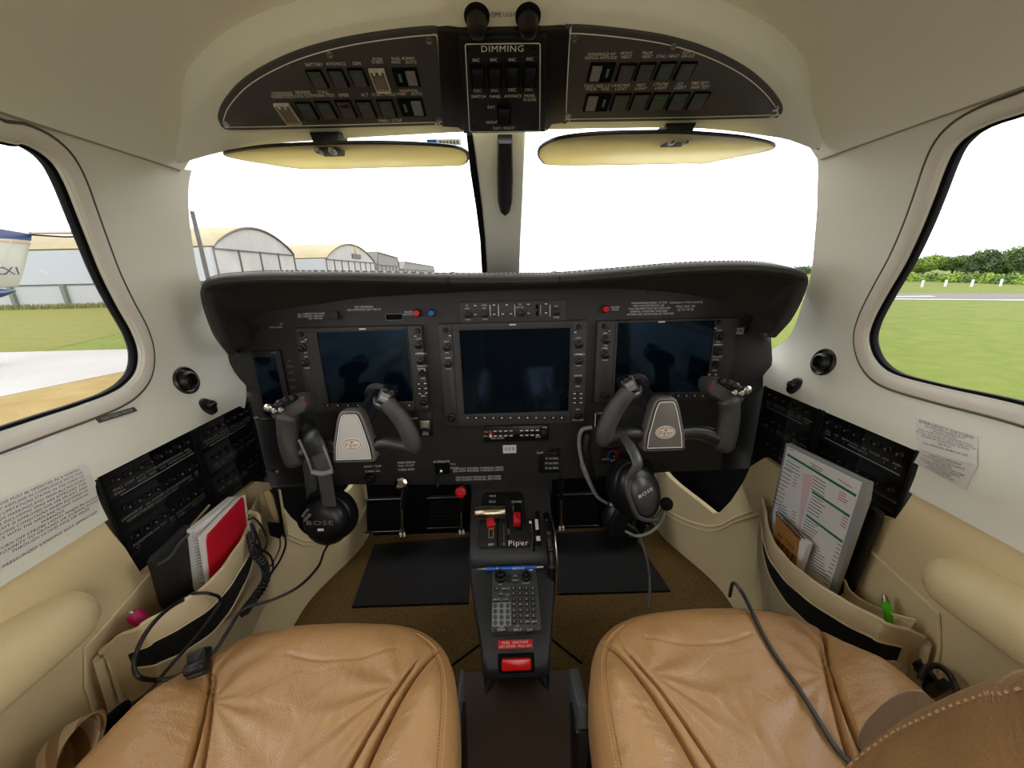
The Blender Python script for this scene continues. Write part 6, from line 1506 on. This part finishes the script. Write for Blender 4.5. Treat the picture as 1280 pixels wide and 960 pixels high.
# ================================================================== outdoors
GZ = -2.0
GR = mat('airfield_grass', (71, 84, 24), .95, bump=(14, .8), var=(2.2, (84, 89, 34)), spec=.1)
GR2 = mat('airfield_grass_dry', (77, 82, 27), .95, bump=(14, .6), var=(1.8, (90, 84, 38)), spec=.1)
DRY = mat('dry_ground', (114, 99, 62), .95, bump=(12, .5), var=(1.5, (103, 86, 50)), spec=.1)
CONC = mat('apron_concrete', (128, 126, 123), .9, var=(.4, (121, 119, 115)), spec=.15)
ASPH = mat('runway_asphalt', (84, 80, 78), .9, spec=.15)
GF0 = Fr((0, 0, GZ), (1, 0, 0), (0, 1, 0))
k = MB(); k.prism(GF0, [(-200, -60), (260, -60), (260, 260), (-200, 260)], -.2, 0, GR); struct(k.build('ground'))
k = MB(); k.prism(GF0, [(-80, -40), (-10.0, -40), (-10.0, 5), (-14.3, 12.0), (-30, 60), (-80, 60)], 0, .01, GR2); struct(k.build('trim_9'), 'dry grass verge')
a, b, c, d = at(0, 441, Z=GZ), at(172, 437, Z=GZ), at(175, 461, Z=GZ), at(0, 497, Z=GZ)
k = MB(); e2 = (c-d); tt = (b.y-d.y)/e2.y; tip = d + e2*tt; k.prism(GF0, [(-70, b.y), (d.x-e2.x*5, d.y-e2.y*5), (tip.x, tip.y)] if 0 else [(-70, a.y+.2), (-70, (d-e2*5).y), ((d-e2*5).x, (d-e2*5).y), (tip.x, tip.y)], 0, .02, CONC); struct(k.build('trim_10'), 'concrete taxiway strip')
k = MB(); k.prism(GF0, [(q.x, q.y) for q in (tip, d-e2*5, d-e2*5 + V((8, 0, 0)), V((-2.5, (d-e2*5).y, 0)), V((-2.5, tip.y, 0)))], 0, .012, DRY); struct(k.build('trim_11'), 'dry ground by the taxiway')
k = MB(); k.prism(GF0, [(-2.5, -12), (5.2, -12), (5.2, 8), (-2.5, 8)], 0, .014, CONC); struct(k.build('trim_16'), 'concrete stand under the aircraft')  # added unseen slab, bounces neutral light up into the cabin
# runway on the right with its edge lines
a, b = at(1110, 366.5, Z=GZ), at(1280, 367.5, Z=GZ); c, d = at(1280, 376, Z=GZ), at(1100, 374.5, Z=GZ)
e = (a-b); e2 = (d-c)
k = MB(); k.prism(GF0, [(q.x, q.y) for q in (b-e*2, a+e*6, d+e2*6, c-e2*2)][::-1], 0, .02, ASPH); struct(k.build('trim_12'), 'runway')
PW = mat('painted_white', (170, 170, 168), .8)
def stripe(p, q, w): 
    n = V((-(q-p).y, (q-p).x, 0)).normalized()*w; kk = MB(); kk.prism(GF0, [(x.x, x.y) for x in (p, q, q+n, p+n)], .02, .03, PW); return kk
struct(stripe(d+e2*5, c-e2*2, .35).build('trim_13'), 'white runway edge line'); struct(stripe(at(1115, 371.5, Z=GZ), at(1170, 371, Z=GZ), .5).build('trim_14'), 'white runway marking')

# fence posts (right)
for x, y0, y1 in ((1126, 359, 350), (1152, 359, 350), (1181, 358.5, 349.5), (1214, 358.5, 349), (1250, 358, 348)):
    p = at(x, y0, Z=GZ); top = at(x, y1, Y=p.y); h = max(.6, (top.z-GZ)*.85)
    f = Fr((p.x, p.y, GZ), (1, 0, 0), (0, 1, 0)); k = MB(); k.box(f, -.06, .06, -.06, .06, 0, h, PW, bev=.02)
    tag(k.build('fence_post'), 'white concrete fence post in the grass strip before the right-hand trees', 'fence post', 'white posts along the airfield boundary')
# trees
def leafmat(nm, c1, c2): return mat(nm, c1, .9, var=(.55, c2), spec=.1)
LM = [leafmat('foliage_mid', (70, 90, 46), (95, 112, 57)), leafmat('foliage_dark', (56, 73, 48), (78, 95, 56)), leafmat('foliage_light', (109, 129, 51), (87, 109, 48))]
BARK = mat('bark', (69, 60, 45), .9)
def tree(x, ytop, ybase, wpx, Dx, label, li, seed, group='trees beyond the airfield'):
    rnd = random.Random(seed); p = at(x, ybase, X=Dx); base = V((p.x, p.y, GZ)); top = at(x, ytop, X=Dx); H = top.z-GZ
    W = (at(x+wpx/2, ybase, X=Dx) - at(x-wpx/2, ybase, X=Dx)).length/2*1.0
    t = thing('tree', label, 'tree', base, group)
    k = MB(); k.tube([base, base + V((.1, 0, H*.3)), base + V((.3, 0, H*.6))], [H*.05, H*.035, H*.015], BARK, 8); k.build('trunk', t)
    k = MB(); vs, fs = [], []
    blobs = [(base + V((rnd.uniform(-.5, .5)*W*.6, rnd.uniform(-.48, .48)*W, H*rnd.uniform(.34, .82))), H*rnd.uniform(.17, .26)) for _ in range(20)]
    for c, r in blobs:
        for _ in range(330):
            d = V((rnd.gauss(0, 1), rnd.gauss(0, 1), rnd.gauss(0, .85))).normalized(); q = c + d*r*rnd.uniform(.75, 1.05)
            if q.z < GZ + .05*H: continue
            u = V((rnd.gauss(0, 1), rnd.gauss(0, 1), rnd.gauss(0, 1))).normalized()*H*.032; w = u.cross(d + V((.2, .1, .3))).normalized()*H*.022
            n = len(vs); vs += [q-u, q+w, q+u, q-w]; fs.append((n, n+1, n+2, n+3))
    k.add(vs, fs, LM[li]); k.build('foliage', t, smooth=0, recalc=False)
    return t
tl_ = [(1123, 322, 353, 40, 62, 'dark bluish tree at the left end of the right-hand tree line', 1), (1150, 318, 352, 62, 60, 'bright yellow-green tree, second from the left in the right window', 2), (1186, 319, 352, 58, 64, 'mid green tree behind the third fence post in the right window', 0), (1222, 312, 352, 70, 60, 'tall dark green tree near the middle of the right window', 1), (1254, 310, 352, 60, 62, 'tallest mid green tree at the right end of the right window', 0), (1282, 307, 352, 50, 58, 'dark tree cut off by the right edge of the photo', 1)]
for i, (x, yt, yb, w, D, lab, li) in enumerate(tl_): tree(x, yt, yb, w, D, lab, li, i+1)
tree(1004, 330, 345, 26, 62, 'distant low tree just above the right end of the glareshield', 1, 41)
tree(1325, 300, 352, 70, 58, 'tree beyond the right edge of the right window', 0, 42)
# bush line in front of the trees
for i in range(8):
    rnd = random.Random(i+60); p = at(1118+24*i, 353, X=50+rnd.uniform(-2, 2)); base = V((p.x, p.y, GZ)); k = MB(); vs, fs = [], []
    for _ in range(500):
        d = V((rnd.gauss(0, 1), rnd.gauss(0, 1), abs(rnd.gauss(0, .8)))).normalized(); q = base + V((d.x*1.0, d.y*1.5, d.z*1.0))*rnd.uniform(.6, 1)
        u = V((rnd.gauss(0, 1), rnd.gauss(0, 1), rnd.gauss(0, 1))).normalized()*.16; w = u.cross(d).normalized()*.10 if u.cross(d).length > 1e-3 else V((.1, 0, 0)); n = len(vs); vs += [q-u, q+w, q+u, q-w]; fs.append((n, n+1, n+2, n+3))
    k.add(vs, fs, LM[(0, 2)[i % 2]]); tag(k.build('bush', smooth=0, recalc=False), 'low green bush between the fence posts and the right-hand trees', 'bush', 'low bushes under the tree line')

# hangars (left): fronts face the apron
CW = mat('corrugated_white', (142, 145, 147), .8, bump=(5, 1., 'wave')); HW = mat('hangar_front', (131, 127, 126), .85, var=(.5, (140, 136, 133))); RFM = mat('hangar_roof', (121, 113, 84), .85, var=(.3, (113, 103, 76))); HG = mat('hangar_grey', (100, 96, 93), .85); EDG = mat('hangar_trim', (67, 64, 62), .8); WALLW = mat('boundary_wall_white', (142, 143, 142), .9)
def hangar(label, X0, depth, y0, y1, eave, apex, front, side, roof, doors=4, sign=False, flat=False):
    t = thing('hangar', label, 'hangar', V((X0, (y0+y1)/2, GZ)), None)
    n = 20; f = Fr((X0, 0, 0), (0, 1, 0), (0, 0, 1))
    arch = [(y0 + (y1-y0)*i/n, eave + (apex-eave)*(math.sin(PI*i/n)**.8 if not flat else (0 if i in (0, n) else 1)*(1 - .25*i/n))) for i in range(n+1)]
    k = MB(); k.prism(f, [(y0, GZ), (y1, GZ)] + arch[::-1], -.3, 0, front, cap0=True); k.build('front_wall', t)
    k = MB(); k.box(f, y0, y0+.3, GZ, eave, -depth, -.3, side); k.box(f, y1-.3, y1, GZ, eave, -depth, -.3, side); k.build('side_wall', t)
    k = MB(); k.rings([[f(a, b, -depth) for a, b in arch], [f(a, b, .15) for a, b in arch], [f(a, b+.15, .15) for a, b in arch], [f(a, b+.15, -depth) for a, b in arch]], roof, closed=False, cap0=False, cap1=False); k.build('roof', t)
    k = MB(); k.tube([f(a, b, .1) for a, b in arch], .10, EDG, 6)
    k.box(f, y0, y1, eave-.15, eave-.02, 0, .12, EDG); k.build('gable_trim', t)
    for j in range(doors+1):
        yy = y0 + (y1-y0)*j/doors; k = MB(); k.box(f, yy-.06, yy+.06, GZ, eave, .0, .12, EDG); k.build('door_post', t)
    if sign:
        ym = (y0+y1)/2+1.5; k = MB(); k.box(f, ym-2.2, ym+2.2, eave+.5, eave+1.3, .0, .15, EDG); k.build('sign_board', t)
        k = MB(); k.lathe(f, ym, eave+2.1, [(.55, .0), (.55, .1), (.0001, .1)], mat('ochre_emblem', (149, 121, 61), .7), 14, sy=1.5); k.build('round_emblem', t)
    return t
hangar('nearest arched hangar, its long white side filling the left side window', -28, 55, 39.5, 54.3, 3.05, 5.5, HW, CW, RFM, 4)
hangar('second hangar with a round emblem above a grey sign on its gable', -28, 30, 64, 88, 2.9, 5.8, HW, CW, RFM, 8, sign=True)
hangar('third hangar in grey sheet metal beyond the emblem hangar', -28, 30, 90, 108.5, 2.6, 5.3, HG, HG, HG, 6, flat=True)
hangar('low grey hangar farthest along the row near the windshield centre post', -28, 25, 113, 165, 1.8, 3.9, HG, HG, HG, 10, flat=True)
# boundary wall with posts, in front of the first hangar's side wall
t = thing('boundary_wall', 'low white boundary wall in front of the corrugated side of the nearest hangar', 'wall', V((-40, 34, GZ)))
k = MB(); f = Fr((0, 34, 0), (1, 0, 0), (0, 0, 1)); k.box(f, -75, -20, GZ, -.13, -.15, 0, WALLW); k.box(f, -75, -20, -.16, -.05, -.2, .05, EDG); k.build('wall_panel', t)
for x in (-60, 19, 85, 150, 215, 255):
    p = at(x, 372, Y=34); k = MB(); k.box(f, p.x-.16, p.x+.16, GZ, -.04, 0, .25, mat('post_grey_green', (91, 95, 82), .9)); k.build('wall_post', t)
rnd = random.Random(5); k = MB(); vs, fs = [], []
for _ in range(5200):
    yy = rnd.uniform(-60, -22); h = rnd.uniform(.1, .5); q = V((yy, 33.2 + rnd.uniform(-.9, .3), GZ)); d = rnd.uniform(.04, .12)
    n = len(vs); vs += [q + V((-d, 0, 0)), q + V((d, 0, 0)), q + V((rnd.uniform(-.15, .15), rnd.uniform(-.15, .15), h))]; fs.append((n, n+1, n+2))
k.add(vs, fs, mat('weeds', (100, 93, 54), .95, var=(1.2, (84, 95, 45)))); o = k.build('weeds', smooth=0, recalc=False); o['kind'] = 'stuff'; tag(o, 'strip of scrubby weeds along the foot of the boundary wall', 'weeds')

# parked aircraft tail at the left edge
T = Fr((-13, 0, 0), (0, 1, 0), (0, 0, 1))
tailp = [(-60, 282), (0, 285), (22, 289), (40, 292), (38, 308), (33, 330), (28, 348), (24, 358), (0, 360), (-60, 356)]
t = thing('parked_aircraft', 'white tail of a parked aircraft with dark blue top and letters CXI', 'aircraft', T(*T.px(-20, 385), 0))
AW = mat('aircraft_white', (133, 132, 121), .3); AB = mat('aircraft_blue', (23, 39, 76), .25)
k = MB(); k.prism(T, px_poly(T, tailp), -.16, 0, AW, .03, cap0=True); fin = k.build('tail_fin', t)
k = MB(); k.prism(T, px_poly(T, [(-60, 284), (0, 286.5), (22, 290), (39.5, 293), (39, 301), (20, 299), (0, 298), (-60, 297)]), 0, .004, AB); k.build('blue_band', fin)
k = MB(); k.prism(T, px_poly(T, [(-60, 299), (0, 300), (20, 301.5), (38.5, 304), (38, 306.5), (20, 304), (0, 302.5), (-60, 302)]), 0, .004, mat('bronze_stripe', (145, 114, 84), .4)); k.build('bronze_band', fin)
k = MB(); k.tube([T(*T.px(15, 299), .003), T(*T.px(8, 318), .003), T(*T.px(0, 334), .003)], .012, mat('hinge_gap', (136, 133, 121), .5), 4); k.build('rudder_gap', fin)
k = MB()
for ch, x in (('C', -.5), ('X', 11.5), ('I', 22.3)): k.text(T, ch, *T.px(x, 338.5), T.ky(10, 338)*9, mat('reg_navy', (38, 38, 73), .5), c=.006, wide=1.25)
k.text(T, 'PP', *T.px(-24, 337), T.ky(10, 338)*9, mat('reg_navy', (38, 38, 73)), c=.006); k.build('lettering', fin)
k = MB(); rows = []
for i in range(14):
    u = i/13; y_, z_ = T.px(21-130*u, 365+10*u*u); r = .03 + .55*u**.8; rows.append([V((-13.1 + r*math.cos(a), y_, z_ - .1*u + r*.8*math.sin(a))) for a in [2*PI*j/16 for j in range(16)]])
k.rings(rows, AW); fus = k.build('fuselage', t)
k = MB(); q0 = T(*T.px(0, 365)); 
k.tube([T(*T.px(17, 363.5), .05), T(*T.px(0, 366), .05), T(*T.px(-60, 372), .05)], [.02, .10, .25], AB, 10); k.build('blue_underside', fus)
k = MB(); HS = Fr(T(*T.px(20, 289), 0), (1, 0, 0), (0, 1, 0)); pq = T.px(96, 293); 
k.tube([T(*T.px(38, 291.5), 0), T(*T.px(97, 291), 0)], [.05, .05], mat('stabiliser_brown', (114, 103, 82), .5), 8, flat=.6)
k.rings([[T(*T.px(38, 289.5), -.8), T(*T.px(97, 290), -.8)], [T(*T.px(38, 296), .9), T(*T.px(97, 295), .9)], [T(*T.px(38, 296), .9) + V((0, 0, -.04)), T(*T.px(97, 295), .9) + V((0, 0, -.04))], [T(*T.px(38, 289.5), -.8) + V((0, 0, -.04)), T(*T.px(97, 290), -.8) + V((0, 0, -.04))]], mat('stabiliser_brown', (114, 103, 82), .5)); k.build('stabiliser', t)
k = MB(); y_, z_ = T.px(-45, 380); k.tube([T(y_, z_+.2, -.1), V((-13.1, y_, GZ+.2))], [.08, .05], GREY, 8); k.build('tail_strut', t)
k = MB(); rr = Fr((-13.1, y_, GZ+.2), (0, 1, 0), (0, 0, 1)); k.lathe(rr, 0, 0, [(.2, -.07), (.22, 0), (.2, .07), (.0001, .07)], BLACK, 16, cap0=True); k.build('wheel', t)
# light pole in the windshield's left corner
p = at(250, 352, X=-17); q = at(240, 264, X=-17)
k = MB(); k.tube([V((p.x, q.y, GZ)), V((p.x, q.y, q.z))], .11, EDG, 8); tag(k.build('light_pole'), 'tall dark pole at the left edge of the windshield beside the first hangar', 'pole')
p = at(255, 345, X=-20); q = at(253, 320, X=-20)
k = MB(); k.tube([V((p.x, q.y, GZ)), V((p.x, q.y, q.z))], .12, EDG, 8); tag(k.build('short_post'), 'short dark post beside the tall pole in front of the first hangar', 'post')

# ================================================================== light, camera, view
sc = bpy.context.scene
w = bpy.data.worlds.new('World'); sc.world = w; w.use_nodes = True
nt = w.node_tree; n = nt.nodes; bg = n['Background']
tc = n.new('ShaderNodeTexCoord'); sp = n.new('ShaderNodeSeparateXYZ'); rp = n.new('ShaderNodeValToRGB')
rp.color_ramp.elements[0].position = .0; rp.color_ramp.elements[0].color = (.93, .95, .98, 1); rp.color_ramp.elements[1].position = .6; rp.color_ramp.elements[1].color = (1, 1, 1, 1)
nt.links.new(tc.outputs['Generated'], sp.inputs[0]); nt.links.new(sp.outputs['Z'], rp.inputs['Fac']); nt.links.new(rp.outputs['Color'], bg.inputs['Color'])
bg.inputs['Strength'].default_value = 1.35
sun = bpy.data.lights.new('sun', 'SUN'); sun.energy = .25; sun.angle = math.radians(35); so = bpy.data.objects.new('sun', sun); COL.objects.link(so); so.rotation_euler = (math.radians(38), math.radians(-8), math.radians(200))
cam = bpy.data.cameras.new('camera'); co = bpy.data.objects.new('camera', cam); COL.objects.link(co); sc.camera = co
fw = ray(640, 480); rt_ = ray(640+F, 480) - fw; up_ = ray(640, 480-F) - fw
M = Matrix((rt_.normalized(), up_.normalized(), -fw.normalized())).transposed().to_4x4(); M.translation = CAM
co.matrix_world = M
cam.sensor_width = 36; cam.lens = F/1280*36; cam.clip_start = .01; cam.clip_end = 1000
sc.view_settings.view_transform = 'Standard'; sc.view_settings.look = 'None'; sc.view_settings.gamma = 1; sc.view_settings.use_curve_mapping = False
sc.view_settings.exposure = 1.72
sc.cycles.max_bounces = 10; sc.cycles.diffuse_bounces = 6; sc.cycles.transparent_max_bounces = 16
